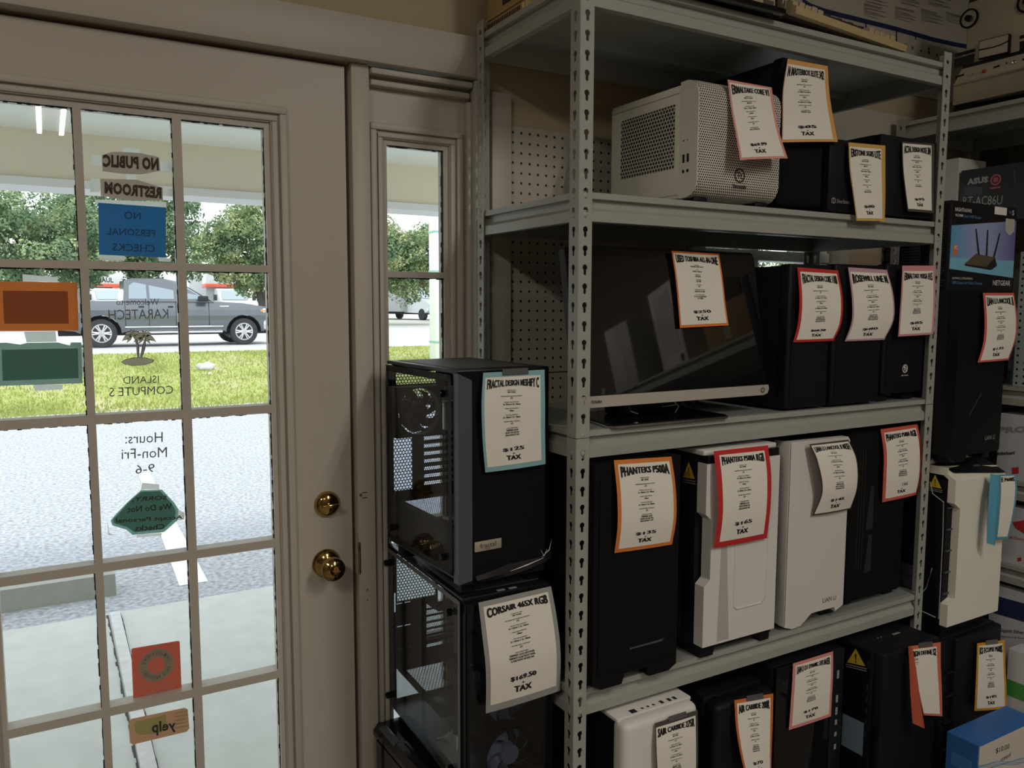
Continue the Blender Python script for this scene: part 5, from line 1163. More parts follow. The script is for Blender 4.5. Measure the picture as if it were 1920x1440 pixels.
for a, b_ in (((1792, 146), (1808, 141)), ((1863, 128), (1875, 124)), ((1886, 120), (1889, 119)), ((1917, 113), (1925, 111))): 
    p, q_ = onstrip(*a), onstrip(*b_); mb.add([p+Vector((0, 0, .004)), q_+Vector((0, 0, .004)), q_-Vector((0, 0, .004)), p-Vector((0, 0, .004))], [(0, 1, 2, 3)])
W(mb, 'switch', black, CS, smooth=False)
NS = Matrix.Rotation(math.radians(-35), 4, 'Y') @ MX
for px, py, r, mt in ((1847, 134, .007, pm('red_button', (.42, .03, .04, 1), .4)), (1824, 140, .004, chrome), (1903, 117, .007, chrome)):
    mb = MB(); mb.lathe([(r, 0), (r, .004), (r*.8, .006), (0, .0065)], 18, 0, Matrix.Translation(onstrip(px, py)) @ NS); W(mb, 'button', mt, CS)
for y in (yl-.03, yr+.03):
    mb = MB(); mb.box(2.57, 2.80, y-.03, y+.03, RD[0], 2.141); W(mb, 'foot', black, t)
# ================================================================ things on the very top shelf
TD = DK[0]
t = thing('vintage_computer', 'yellowed vintage computer with slotted side at the left end of the top shelf', 'vintage computer', (1.12, 1.69, TD))
yel = pm('yellowed_plastic', (.42, .31, .13, 1), .5, noise=.08, nscale=10)
mb = MB(); mb.box(.952, 1.30, 1.600, 1.780, TD+.004, TD+.30, b=.006); W(mb, 'housing', yel, t)
mb = MB(); mb.box(.946, .953, 1.604, 1.776, TD+.004, TD+.022, b=.001); mb.box(.948, .953, 1.604, 1.776, TD+.028, TD+.034); W(mb, 'plinth', yel, t)
mb = MB()
for k in range(20): mb.box(.9452, .9462, 1.612+.0078*k, 1.6158+.0078*k, TD+.008, TD+.018)
W(mb, 'vent_slot', ink, t, smooth=False)
mb = MB(); mb.box(.949, .9525, 1.640, 1.700, TD+.045, TD+.18, b=.001); W(mb, 'drive_bay', pm('brown_black_bay', (.02, .013, .012, 1), .4), t)
t = thing('rack_test_unit', 'black rack unit with chrome handle and cream strip on the top shelf', 'electronic unit', (1.28, 1.33, TD))
mb = MB(); mb.box(1.02, 1.462, 1.345, 1.59, TD+.014, TD+.16, b=.002); W(mb, 'chassis', black, t)
mb = MB(); mb.box(1.02, 1.466, 1.322, 1.346, TD+.001, TD+.014, b=.003); mb.box(1.02, 1.462, 1.335, 1.345, TD+.040, TD+.048); W(mb, 'rail', blackg, t)
mb = MB(); mb.tube([(1.262, 1.330, TD+.15), (1.262, 1.318, TD+.05), (1.264, 1.320, TD+.022), (1.285, 1.328, TD+.018)], .006, 8); mb.tube([(1.466, 1.328, TD+.012), (1.462, 1.32, TD+.05), (1.464, 1.33, TD+.15)], .003, 8); W(mb, 'handle', chrome, t)
mb = MB(); mb.box(1.292, 1.452, 1.3435, 1.345, TD+.018, TD+.036); SP = W(mb, 'label_strip', pm('cream_strip', (.40, .35, .25, 1), .5), t)
mb = MB(); mb.box(1.415, 1.448, 1.3428, 1.3436, TD+.020, TD+.032); mb.box(1.31, 1.318, 1.3428, 1.3436, TD+.022, TD+.036); mb.box(1.33, 1.338, 1.3428, 1.3436, TD+.020, TD+.036); W(mb, 'label_marks', pm('brown_marks', (.09, .06, .04, 1), .6), SP, smooth=False)
mb = MB()
for k in range(26): mb.lathe([(.004, 0), (.004, .003), (0, .0032)], 6, 0, Matrix.Translation((1.30+.0065*k, 1.340, TD+.055+.008*(k % 3))) @ Matrix(((1, 0, 0, 0), (0, 0, -1, 0), (0, 1, 0, 0), (0, 0, 0, 1))))
W(mb, 'indicator', pm('blue_glass_bead', (.03, .09, .13, 1), .1), t)
t = thing('vintage_keyboard', 'long beige vintage keyboard lying along the front of the top shelf', 'keyboard', (1.75, 1.45, TD), 0)
kb = pm('keyboard_beige', (.46, .37, .20, 1), .5)
KR = Matrix.Translation((1.497, 1.325, TD+.004)) @ Matrix.Rotation(math.radians(6), 4, 'Z') @ Matrix.Rotation(math.radians(9), 4, 'X')
mb = MB(); mb.prism([(0, .006), (.012, .004), (.18, .020), (.18, .055), (.165, .058), (.012, .026), (0, .022)], 0, .475, 'x', 0, KR); W(mb, 'case', kb, t, smooth=False)
mb = MB(); mb.box(.0, .475, .02, .16, .0, .008, M=KR); W(mb, 'base', pm('brown_base', (.07, .05, .035, 1), .6), t)
rd = random.Random(2)
mb = MB()
for r in range(4):
    for k in range(18):
        if r == 0 and 4 < k < 13: continue
        x = .016+.0245*k; y = .022+.030*r; z = .026+.007*r; mb.box(x, x+.020, y, y+.024, z, z+.014+.002*(k % 2), mat=(1 if (k in (0, 17) or r == 0) else 0), b=.002, seg=1, M=KR)
W(mb, 'keys', [pm('dark_keys', (.035, .025, .025, 1), .5), pm('pale_keys', (.42, .35, .23, 1), .5)], t)
t = thing('beige_drive_unit', 'beige drive unit with dark slot standing behind the vintage keyboard', 'drive unit', (1.66, 1.70, TD))
mb = MB(); mb.box(1.50, 1.86, 1.60, 1.77, TD, TD+.065, b=.004); mb.box(1.50, 1.70, 1.60, 1.77, TD+.065, TD+.30, b=.004); W(mb, 'housing', kb, t)
mb = MB(); mb.box(1.52, 1.84, 1.5975, 1.601, TD+.020, TD+.045); mb.box(1.69, 1.7015, 1.598, 1.62, TD+.07, TD+.29, mat=1); W(mb, 'slot', [MATS['brown_black_bay'], pm('brown_edge', (.16, .09, .04, 1), .6)], t)
# poster on the wall above
pz0, pz1, px0, px1_ = 2.24, 2.68, 2.02, 3.03
t = thing('wall_poster', 'pale printed wall poster with a dark blue curve and small pictures above the shelving', 'poster', ((px0+px1_)/2, YW-.002, pz0))
mb = MB(); mb.box(px0, px1_, YW-.004, YW-.001, pz0, pz1); W(mb, 'sheet', pm('poster_paper', (.57, .535, .475, 1), .35), t, smooth=False)
def pp(px, py): return atY(px, py, YW-.0055)
mb = MB(); cv = [(1503, -8), (1508, 3), (1520, 11), (1545, 20), (1575, 28), (1600, 34), (1640, 44), (1680, 54), (1715, 64), (1750, 74), (1790, 83), (1840, 92)]
pts = [pp(*c) for c in cv]; w_ = Vector((0, 0, .0075))
mb.add([p+w_ for p in pts]+[p-w_ for p in pts], [(i, i+1, len(pts)+i+1, len(pts)+i) for i in range(len(pts)-1)])
for x, y0_, y1_ in ((1624, 40, 58), (1681, 55, 78), (1717, 64, 74)): mb.add([pp(x-1, y0_), pp(x+1, y0_), pp(x+1, y1_), pp(x-1, y1_)], [(0, 1, 2, 3)])
W(mb, 'printed_curve', navy, t, smooth=False)
mb = MB(); rd = random.Random(9)
for c0_ in ((1620, 6, 4), (1678, 12, 4), (1727, 16, 4), (1774, 22, 3), (1622, -12, 3), (1690, -10, 3), (1740, -8, 3)):
    for k in range(c0_[2]*2):
        y = c0_[1]+k*3.0
        a, b_ = pp(c0_[0], y), pp(c0_[0]+rd.uniform(26, 44), y+8); h = Vector((0, 0, .0014 if k else .0030)); mb.add([a, b_, b_-h, a-h], [(0, 1, 2, 3)])
W(mb, 'printed_text', pm('print_faint', (.22, .20, .19, 1), .6), t, smooth=False)
for px, py, r, c in ((1643, 68, .013, (.10, .02, .03, 1)), (1662, 74, .015, (.08, .04, .03, 1)), (1681, 80, .012, (.18, .18, .17, 1)), (1697, 84, .009, (.2, .2, .19, 1)), (1711, 89, .009, (.2, .19, .18, 1)), (1727, 95, .006, (.12, .1, .08, 1)), (1742, 91, .007, (.1, .08, .07, 1)), (1742, 98, .009, (.07, .05, .05, 1)), (1757, 103, .008, (.1, .08, .07, 1))):
    c_ = pp(px, py); mb = MB(); mb.add([c_+Vector((-r, 0, 0)), c_+Vector((0, 0, r*.7)), c_+Vector((r, 0, 0)), c_+Vector((0, 0, -r*.8))], [(0, 1, 2, 3)]); W(mb, 'printed_picture', pm('pic_%d_%d' % (px, py), c, .6), t, smooth=False)
# ================================================================ price sheets
def cat_rom(P, t):
    n = len(P)-1; x = max(0, min(n-1e-9, t*n)); i = int(x); f = x-i
    p1, p2 = P[i], P[i+1]; p0 = P[i-1] if i > 0 else p1*2-p2; p3 = P[i+2] if i+2 <= n else p2*2-p1
    return .5*((2*p1)+(p2-p0)*f+(2*p0-5*p1+4*p2-p3)*f*f+(3*p1-p0-3*p2+p3)*f*f*f)
TAPE = pm('clear_tape', (.10, .10, .105, 1), .15, spec=.8)
SPEC = lambda form, mb_, ff, rf, tf, ps, feats: [('- FORM FACTOR -', 0), (form, 1), ('- MAXIMUM MOTHERBOARD SUPPORT -', 0), (mb_, 1), ('- FRONT FAN SUPPORT -', 0), (ff, 1), ('- REAR FAN SUPPORT -', 0), (rf, 1), ('- TOP FAN SUPPORT -', 0), (tf, 1), ('- POWER SUPPLY SUPPORT -', 0), (ps, 1), ('- ALSO FEATURES -', 0)]+[(f, 1) for f in feats]
TOWER = SPEC('MID TOWER', 'ATX', '3x 120mm // 2x 140mm', '120mm', '2x 120mm // 2x 140mm', 'ATX', ['TEMPERED GLASS', 'FRONT INTAKE FAN', 'REAR EXHAUST FAN'])
CUBE = SPEC('MINI ITX TOWER', 'MINI ITX', '120mm / 140mm / 200mm', '2x 80mm', '140mm', 'ATX', ['200mm INTAKE FAN'])
def price_sheet(label, rgbc, Yp, rows, title, price, inset=(.055, .045, .055, .045), lines=TOWER, bow=0.0, tape=True, hand=None, tx=0.0, flare=.55, extra=None):
    L = [atY(r[0], r[1], Yp-r[4]) for r in rows]; R = [atY(r[2], r[3], Yp-r[5]) for r in rows]
    def S(u, v, e=0.0):
        p = cat_rom(L, v)*(1-u)+cat_rom(R, v)*u
        return p+Vector((0, -e-bow*4*u*(1-u)*v, 0))
    nm = 'card_%d_%d_%d' % rgbc
    t = thing('price_sheet', label, 'price sheet', S(.5, 1), 0, 'printed price sheets taped to the cases')
    nu, nv = 8, 16
    mb = MB(); vs = [S(i/nu, j/nv) for j in range(nv+1) for i in range(nu+1)]
    mb.add(vs, [(j*(nu+1)+i, j*(nu+1)+i+1, (j+1)*(nu+1)+i+1, (j+1)*(nu+1)+i) for j in range(nv) for i in range(nu)])
    W(mb, 'backing_card', pm(nm, rgb(*rgbc), .8), t, recalc=False)
    il, it, ir, ib = inset
    def Pg(u, v, e): return S(il+u*(1-il-ir), it+v*(1-it-ib), e)
    mb = MB(); vs = [Pg(i/nu, j/nv, .0007) for j in range(nv+1) for i in range(nu+1)]
    mb.add(vs, [(j*(nu+1)+i, j*(nu+1)+i+1, (j+1)*(nu+1)+i+1, (j+1)*(nu+1)+i) for j in range(nv) for i in range(nu)])
    e = .0013
    def put(body, u0, u1, v0, v1, bold, fl=0.0, wave=0.0, top=0.0, fat=0.0):
      for sh in ((-fat, -fat/3, fat/3, fat) if fat else (0.0,)):
        vs, fs, asp = text2d(body, bold, 2); out = []; sh = sh/max(asp, .2)
        for x, y in vs:
            x += sh
            k = (2*x-1)**2; hgt = (v1-v0); vb = v1+hgt*fl*k; vt = v0-hgt*top*k+wave*math.sin(2*PI*x)*hgt
            out.append(Pg(u0+(u1-u0)*x, vb+(vt-vb)*y+wave*hgt*.3*math.sin(2*PI*x), e))
        mb.add(out, fs, 1, smooth=False)
    put(title, .04, .965, .042, .112, .02, flare, 0, .30, fat=.085)
    v = .165
    for body, kind in lines:
        if kind == 0:
            if v > .17: v += .020
            w = .0128*len(body); put(body, .47+tx-w/2, .47+tx+w/2, v-.006, v+.006, .02); v += .0235
        else:
            w = .0152*len(body); put(body, .47+tx-w/2, .47+tx+w/2, v-.010, v+.010, .03); v += .0265
    if price:
        put(price, .29+tx, .67+tx, .800, .846, .02, 0, .10, fat=.06 if len(price) > 4 else .035); put('+', .455+tx, .495+tx, .862, .882, .04); put('TAX', .345+tx, .605+tx, .895, .945, .03, .0, .0, .15, fat=.06)
    if hand:
        put(hand, .48, .64, .775, .835, .0); put('+', .455, .495, .862, .882, .04); put('TAX', .345, .605, .895, .945, .03, fat=.06)
    W(mb, 'printed_page', [paper, ink], t, recalc=False)
    if tape:
        mb = MB(); a, b_ = S(.30, 0, .0018), S(.72, 0, .0018); up = Vector((0, .004, .016)); dn = (S(.5, .035)-S(.5, 0))
        mb.add([a+dn+Vector((0, -.001, 0)), b_+dn+Vector((0, -.001, 0)), b_+up*.35, a+up*.35], [(0, 1, 2, 3)]); W(mb, 'tape', TAPE, t, smooth=False, recalc=False)
    if extra: extra(t)
    return t
def rows4(l0, r0, l1, r1, l2, r2, l3, r3, lifts):
    return [(l0[0], l0[1], r0[0], r0[1], lifts[0], lifts[0]), (l1[0], l1[1], r1[0], r1[1], lifts[1], lifts[1]), (l2[0], l2[1], r2[0], r2[1], lifts[2], lifts[2]), (l3[0], l3[1], r3[0], r3[1], lifts[3], lifts[3])]
price_sheet('price sheet with a pale pink border hanging on the white cube case', (215, 150, 140), 1.362, rows4((1364, 149), (1447, 164), (1371, 204), (1452, 200), (1380, 254), (1462, 250), (1388, 300), (1477, 297), (.006, .012, .028, .045)), 'ERMALTAKE CORE V1', '$69.99', (.03, .03, .07, .03), CUBE, bow=.006, tape=False, tx=-.05)
price_sheet('large price sheet with a peach orange border on the tall upper shelf case', (215, 160, 95), 1.370, rows4((1477, 110), (1552, 124), (1468, 168), (1555, 172), (1467, 218), (1562, 220), (1466, 267), (1571, 266), (.004, .012, .012, .022)), 'N MASTERBOX ELITE 342', '$85', (.01, .055, .09, .035), TOWER[:13]+TOWER[13:14], bow=.004, tape=False)
price_sheet('narrow price sheet with a yellow border over the shelf lip', (205, 165, 85), 1.355, rows4((1591, 267), (1660, 273), (1593, 317), (1660, 322), (1600, 368), (1660, 370), (1606, 414), (1659, 415), (.006, .010, .012, .014)), 'ERSTONE SG05 LITE', '$80', (.02, .05, .12, .035), CUBE, bow=.004, tape=False)
price_sheet('price sheet with a dark grey border at the right end of the upper shelf', (70, 64, 62), 1.358, rows4((1691, 265), (1752, 270), (1692, 312), (1752, 316), (1697, 358), (1751, 360), (1702, 396), (1751, 400), (.004, .006, .010, .012)), 'ACTAL DESIGN NODE 304', '$95', (.02, .025, .10, .04), CUBE, bow=.003, tape=False)
price_sheet('price sheet with a bright orange border taped to the all-in-one screen', (222, 122, 50), 1.448, rows4((1259, 470), (1348, 476), (1266, 516), (1355, 521), (1271, 566), (1360, 566), (1275, 615), (1366, 610), (.006, .016, .026, .036)), 'USED TOSHIBA ALL-IN-ONE', '$250', (.025, .025, .035, .035), [('- MODEL -', 0), ('TOSHIBA PX35T-A2210', 1), ('- CPU -', 0), ('INTEL CORE i5', 1), ('- MEMORY -', 0), ('8GB DDR3', 1), ('- STORAGE -', 0), ('1TB HDD', 1), ('- OPTICAL -', 0), ('DVD', 1), ('- OPERATING SYSTEM -', 0), ('WINDOWS 10 HOME', 1), ('- ALSO FEATURES -', 0), ('23" HD TOUCHSCREEN', 1), ('TV TUNER', 1)], tape=False)
price_sheet('price sheet with a red border on the slim tower right of the all-in-one', (190, 45, 40), 1.360, rows4((1495, 501), (1571, 507), (1499, 558), (1580, 556), (1496, 606), (1578, 604), (1487, 642), (1563, 639), (.004, .012, .010, .003)), 'FRACTAL DESIGN CORE 1100', '$68.50', bow=.003, tape=False)
price_sheet('price sheet with a lilac border on the second tower of the middle shelf', (190, 150, 165), 1.355, rows4((1590, 501), (1663, 506), (1597, 556), (1675, 552), (1597, 602), (1676, 598), (1584, 640), (1658, 637), (.004, .014, .014, .003)), 'ROSEWILL LINE M', '$80', (.03, .05, .04, .03), bow=.003, tape=False)
price_sheet('price sheet with a rose pink border on the tower beside the right shelf post', (205, 140, 150), 1.350, rows4((1692, 498), (1753, 498), (1690, 543), (1754, 543), (1687, 588), (1753, 586), (1684, 631), (1750, 627), (.004, .006, .006, .006)), 'ERMALTAKE VERSA H15', '$85', (.03, .075, .07, .03), bow=.002, tape=False)
price_sheet('price sheet with a salmon border on the black tower atop the corner stack', (205, 95, 80), 1.294, rows4((1843, 549), (1901, 549), (1846, 597), (1907, 594), (1844, 640), (1905, 634), (1833, 680), (1891, 675), (.007, .013, .013, .007)), 'LIAN LI LANCOOL II', '$135', (.06, .035, .05, .03), bow=.002, tape=False)
price_sheet('price sheet with a light blue border on the glass-sided tower by the sidelight', (135, 180, 190), 1.4285, rows4((906, 699), (1021, 693), (903, 757), (1022, 752), (905, 825), (1022, 811), (910, 886), (1023, 870), (.006, .014, .012, .008)), 'FRACTAL DESIGN MESHIFY C', '$125', (.035, .055, .075, .05), bow=.004)
price_sheet('large price sheet with a grey border on the see-through tower by the sidelight', (150, 152, 150), 1.410, rows4((897, 1130), (1033, 1099), (904, 1190), (1043, 1152), (911, 1258), (1051, 1220), (911, 1338), (1050, 1295), (.004, .016, .024, .012)), 'CORSAIR 465X RGB', '$169.50', (.055, .055, .06, .055), TOWER[:12]+[('- ALSO FEATURES -', 0), ('TEMPERED GLASS SIDE PANEL', 1), ('TEMPERED GLASS FRONT PANEL', 1), ('3x RGB FRONT INTAKE FAN', 1)], bow=.003, tape=False)
price_sheet('price sheet with a plain orange border on the first lower shelf tower', (215, 125, 55), 1.3345, rows4((1151, 863), (1259, 856), (1157, 925), (1267, 915), (1158, 985), (1268, 972), (1152, 1037), (1260, 1021), (.003, .014, .016, .004)), 'PHANTEKS P500A', '$135', bow=.002, tape=False)
price_sheet('price sheet with a bright red border on the white tower of the lower shelf', (190, 40, 42), 1.336, rows4((1338, 846), (1440, 835), (1344, 898), (1446, 888), (1346, 965), (1445, 948), (1338, 1028), (1438, 1009), (.004, .016, .018, .006)), 'PHANTEKS P500A RGB', '$165', (.085, .055, .085, .055), bow=.002, tape=False)
price_sheet('curling price sheet with a dark brown border on the white mesh tower', (72, 60, 55), 1.354, rows4((1517, 833), (1591, 824), (1531, 866), (1607, 862), (1540, 920), (1608, 912), (1523, 967), (1595, 954), (.010, .022, .022, .003)), 'LIAN LI LANCOOL II MESH', '$145', (.03, .03, .03, .02), bow=.004, tape=False)
price_sheet('price sheet with a salmon border and a handwritten price on the lower shelf', (208, 92, 78), 1.380, rows4((1651, 805), (1720, 795), (1657, 850), (1728, 835), (1656, 898), (1729, 888), (1654, 942), (1720, 927), (.004, .012, .014, .006)), 'PHANTEKS P500A RGB', None, (.07, .055, .07, .045), bow=.002, tape=False, hand='144')
price_sheet('price sheet with a charcoal border on the white tower in the bottom row', (74, 68, 66), 1.300, rows4((1228, 1356), (1308, 1331), (1229, 1405), (1309, 1380), (1231, 1455), (1309, 1430), (1230, 1505), (1307, 1480), (.003, .010, .010, .006)), 'SAIR CARBIDE 275R', '$85', (.02, .06, .06, .03), bow=.003, tape=True)
price_sheet('price sheet with an orange border curling on the bottom row black tower', (205, 110, 55), 1.328, rows4((1377, 1313), (1450, 1300), (1380, 1362), (1449, 1350), (1388, 1412), (1447, 1402), (1400, 1462), (1446, 1452), (.004, .012, .020, .028)), 'AIR CARBIDE 200R', '$70', (.05, .045, .08, .03), bow=.006)
price_sheet('price sheet with a pink border on the black glass tower in the bottom row', (215, 140, 135), 1.340, rows4((1487, 1244), (1562, 1221), (1485, 1286), (1562, 1262), (1482, 1328), (1560, 1303), (1479, 1369), (1558, 1343), (.003, .006, .007, .005)), 'LIAN LI O11 DYNAMIC: DER BAUER', '$170', (.06, .045, .06, .05), bow=.001, tape=False)
def flap(pts, yp, col):
    def ex(t):
        mb = MB(); P = [(atY(a[0], a[1], yp-a[2]), atY(b_[0], b_[1], yp-b_[2])) for a, b_ in pts]
        vs = []
        for l, r in P:
            for k in range(5): u = k/4; vs.append(l*(1-u)+r*u+Vector((0, -.012*math.sin(PI*u)*.8, 0)))
        mb.add(vs, [(5*i+k, 5*i+k+1, 5*i+k+6, 5*i+k+5) for i in range(len(P)-1) for k in range(4)])
        W(mb, 'curled_edge', pm(col[0], col[1], .8), t, recalc=False)
    return ex
price_sheet('coral bordered price sheet with left edge rolled over, on the tower under the shelving', (208, 110, 85), 1.248, rows4((1703, 1212), (1764, 1204), (1713, 1250), (1764, 1247), (1722, 1296), (1766, 1295), (1732, 1341), (1767, 1343), (.006, .010, .014, .016)), 'SIGN DEFINE S2', None, (.02, .055, .14, .03), [('- FORM FACTOR -', 0), ('MID TOWER', 1), ('- MAX SUPPORT -', 0), ('ATX', 1)], tx=-.33, extra=flap([((1703, 1211, .008), (1707, 1214, .012)), ((1705, 1250, .018), (1716, 1252, .022)), ((1707, 1300, .024), (1724, 1303, .030)), ((1711, 1356, .028), (1734, 1366, .034))], 1.248, ('card_coral_back', rgb(180, 82, 60))))
price_sheet('price sheet with a golden yellow border on the floor tower of the corner stack', (205, 145, 20), 1.288, rows4((1832, 1206), (1884, 1200), (1831, 1248), (1885, 1243), (1829, 1292), (1887, 1285), (1827, 1333), (1888, 1327), (.004, .010, .014, .014)), 'KS ECLIPSE P600S', '$185', (.05, .04, .085, .035), bow=.004)
price_sheet('light blue price sheet rolled at its left edge on the white corner tower', (85, 150, 180), 1.288, rows4((1866, 890), (1905, 889), (1866, 925), (1907, 920), (1864, 968), (1901, 965), (1862, 1012), (1890, 1010), (.012, .018, .020, .016)), 'E P600S', None, (.25, .03, .10, .035), [], tape=False, flare=.2, extra=flap([((1857, 888, .014), (1877, 893, .020)), ((1854, 930, .024), (1873, 931, .032)), ((1852, 975, .028), (1868, 976, .036)), ((1850, 1018, .030), (1864.5, 1023, .038))], 1.288, ('card_blue_back', rgb(80, 150, 180))))
# ================================================================ notices and lettering on the door glass
YG = YW+.0262      # outer face of the door glass
lett = pm('black_vinyl_lettering', (.17, .17, .17, 1), .7)
def D(px, py, e=0.0): return atY(px, py, YG+e)
def paper_piece(mb, pts, e, mat=0): mb.add([D(a, b_, e) for a, b_ in pts], [tuple(range(len(pts)))], mat)
tapew = pm('milky_tape', (.80, .84, .82, 1), .6, translucent=.6)
def notice(name, label, cat, pts, mat, texts=(), tapes=(), inner=None, textmat=None, group='notices taped to the door glass'):
    ys = [q[1] for q in pts]; c = D(sum(p[0] for p in pts)/len(pts), max(ys))
    t = thing(name, label, cat, c, 0, group)
    mb = MB(); paper_piece(mb, pts, .0012); W(mb, 'sheet', mat, t, smooth=False, recalc=False)
    if inner:
        mb = MB(); paper_piece(mb, inner[0], .0008); W(mb, 'inner_sheet', inner[1], t, smooth=False, recalc=False)
    if texts:
        mb = MB()
        for s, tl, tr, br, bl, bold in texts: mb.text(s, *[D(*p, .0004) for p in (tl, tr, br, bl)], bold=bold, mirror=True)
        W(mb, 'lettering', textmat or ink, t, smooth=False, recalc=False)
    for tp in tapes:
        mb = MB(); paper_piece(mb, tp, .0020); W(mb, 'tape', tapew, t, smooth=False, recalc=False)
    return t
brownp = pm('buff_notice_paper', (.50, .42, .36, 1), .8, translucent=.3)
brownink = pm('brown_ink', (.07, .045, .03, 1), .8)
notice('restroom_notice', 'cut buff paper notice reading NO PUBLIC taped to the door glass', 'notice', [(191, 291), (210, 284.7), (228, 284.7), (263, 287), (298, 294.5), (301, 320), (267, 327), (230, 326), (192, 321)], brownp, [('NO PUBLIC', (193, 289), (297, 296), (298, 320), (193, 313), .055)], [[(231, 276), (263, 279.5), (262, 287), (230, 285)], [(170, 290), (190, 291), (191, 311), (170, 309)], [(301, 303), (326, 305), (326, 322), (300, 320)]], textmat=brownink)
notice('restroom_notice', 'cut buff paper notice reading RESTROOM taped to the door glass', 'notice', [(188, 335), (257, 337), (305, 352), (305.5, 376.5), (232, 375), (189, 367)], brownp, [('RESTROOM', (196, 340), (303, 351), (303, 373), (196, 363), .055)], [[(235, 326), (255, 327.5), (256, 337), (237, 336)], [(170, 334), (187, 335), (187, 360), (169, 360)], [(306, 352), (328, 354), (327, 369), (305, 367)]], textmat=brownink)
bluep = pm('blue_notice_paper', (.012, .16, .42, 1), .7, translucent=.35)
notice('payment_notice', 'blue paper notice about personal checks taped to the door glass', 'notice', [(184, 380), (311, 389), (311, 483), (186, 477.5)], bluep, [('NO', (233, 396), (264, 398), (264, 412), (233, 411), .01), ('PERSONAL', (200, 427), (291, 431), (291, 444), (200, 440), .01), ('CHECKS', (211, 456), (291, 459), (291, 473), (211, 470), .01)], [[(178, 374), (312, 379), (312, 390), (178, 382)], [(186, 477), (234, 480), (234, 489), (187, 488)], [(296, 482), (322, 485), (320, 491), (298, 490)]], textmat=pm('dark_blue_ink', (.008, .07, .17, 1), .8))
orp = pm('orange_notice_paper', (.62, .17, .035, 1), .8, translucent=.55)
notice('door_notice', 'dark orange paper notice with a brown middle taped to the door glass', 'notice', [(-12, 527), (144.7, 530), (147.5, 620), (-12, 621)], orp, [], [[(42, 514), (108, 520), (108, 529), (43, 528)], [(146, 543), (153, 543), (156, 587), (147, 587)], [(45, 622), (104, 621), (106, 641), (50, 642)]], inner=([(5, 545), (127, 546), (129, 607), (8, 607)], pm('brown_backing_sheet', (.42, .17, .07, 1), .8, translucent=.55)))
grp = pm('green_notice_paper', (.27, .42, .37, 1), .8, translucent=.5)
notice('door_notice', 'dark green paper notice with torn top edge taped below the orange one', 'notice', [(-12, 643), (12, 642.5), (38, 646), (50, 643), (108, 642), (131, 648), (133, 642), (152.5, 642), (155, 718.5), (52, 722), (-12, 724)], grp, [], [[(63, 721), (117, 721), (118, 730), (65, 733)], [(153, 654), (159, 654), (162, 705), (155, 706)]], inner=([(3, 656), (146, 653), (147.5, 709), (5, 714)], pm('green_backing_sheet', (.16, .32, .28, 1), .8, translucent=.5)))
scal = [(264.8, 918.8), (303.8, 918), (326.7, 942.5), (334.3, 954.7), (333.6, 975), (310, 996), (306, 998), (249, 1003), (236.5, 993), (210.6, 985), (207.5, 976), (216.7, 965), (239.6, 941)]
notice('payment_notice', 'scalloped green notice apologising about personal checks taped under the opening hours', 'notice', scal, pm('sea_green_paper', (.20, .42, .38, 1), .8, translucent=.5), [('SORRY,', (250, 932), (313, 929), (313, 938), (247, 942), .02), ('We Do Not', (239, 950), (322, 944), (323, 955), (239, 961), .02), ('Accept Personal', (217, 972), (343, 966), (342, 975), (218, 983), .02), ('Checks', (254, 985), (309, 982), (308, 992), (253, 996), .02)],
  [[(267, 905), (298, 908), (299, 918), (264, 918)], [(334, 955), (346, 962), (345, 974), (334, 976)], [(256, 1003), (303, 999), (303, 1004), (256, 1008)], [(201, 976), (205, 1000), (216, 1003), (203, 1004)]], inner=([(265, 922), (300, 921), (322, 944), (329, 957), (328, 972), (306, 992), (252, 998), (238, 988), (214, 981), (212, 974), (221, 965), (243, 940)], pm('sea_green_deep', (.13, .33, .29, 1), .8, translucent=.5)))
# opening lettering
def lettering(name, label, items, group):
    c = D(items[0][1][0], items[0][3][1]); t = thing(name, label, 'window lettering', c, 0, group)
    mb = MB()
    for s, tl, tr, br, bl, bold in items: mb.text(s, *[D(*p, .0006) for p in (tl, tr, br, bl)], bold=bold, mirror=True)
    W(mb, 'letters', lett, t, smooth=False, recalc=False); return t
lettering('shop_lettering', 'mirrored grey window lettering welcoming people above the palm emblem', [('Welcome to', (218, 560), (298, 560), (298, 572), (218, 572), 0), ("KARATECH", (203, 581), (315, 579), (316, 597), (204, 600), 0)], 'lettering on the door glass')
lettering('shop_lettering', 'mirrored window lettering of two words below the palm emblem', [('ISLAND', (231, 706), (298, 704), (298, 718), (231, 720), 0), ('COMPUTE S', (205, 727), (325, 723), (325, 738), (205, 744), 0)], 'lettering on the door glass')
lettering('hours_lettering', 'mirrored opening hours lettered on the middle door pane', [('Hours:', (235, 813), (305, 810), (305, 829), (235, 832), 0), ('Mon-Fri', (228, 842), (313, 838), (313, 857), (228, 861), 0), ('9-6', (254, 872), (290, 869), (290, 885), (254, 889), 0)], 'lettering on the door glass')
# palm emblem
t = thing('palm_emblem', 'small grey palm tree emblem on the door glass', 'window emblem', D(258, 685), 0)
gry = pm('emblem_grey', (.66, .67, .56, 1), .7)
def frond(cx, cy, ang, ln, droop, w):
    up, lo = [], []
    for k in range(9):
        u = k/8; x = cx+math.cos(ang)*ln*u; y = cy-math.sin(ang)*ln*u+droop*u*u; ww = w*math.sin(PI*min(1, u*1.0+.12))*(1-.35*u)
        up.append((x, y-ww*.9)); lo.append((x, y+ww*1.5))
    return up+lo[::-1]
FR = [(cx, cy, a, l, d_, w) for cx, cy in ((249, 628), (271, 630)) for a, l, d_, w in ((.15, 24, 18, 4), (.75, 20, 12, 4), (1.35, 14, 5, 4), (1.9, 15, 5, 4), (2.5, 21, 12, 4), (3.0, 23, 19, 4), (-.5, 14, 12, 3.5), (3.6, 14, 12, 3.5))]
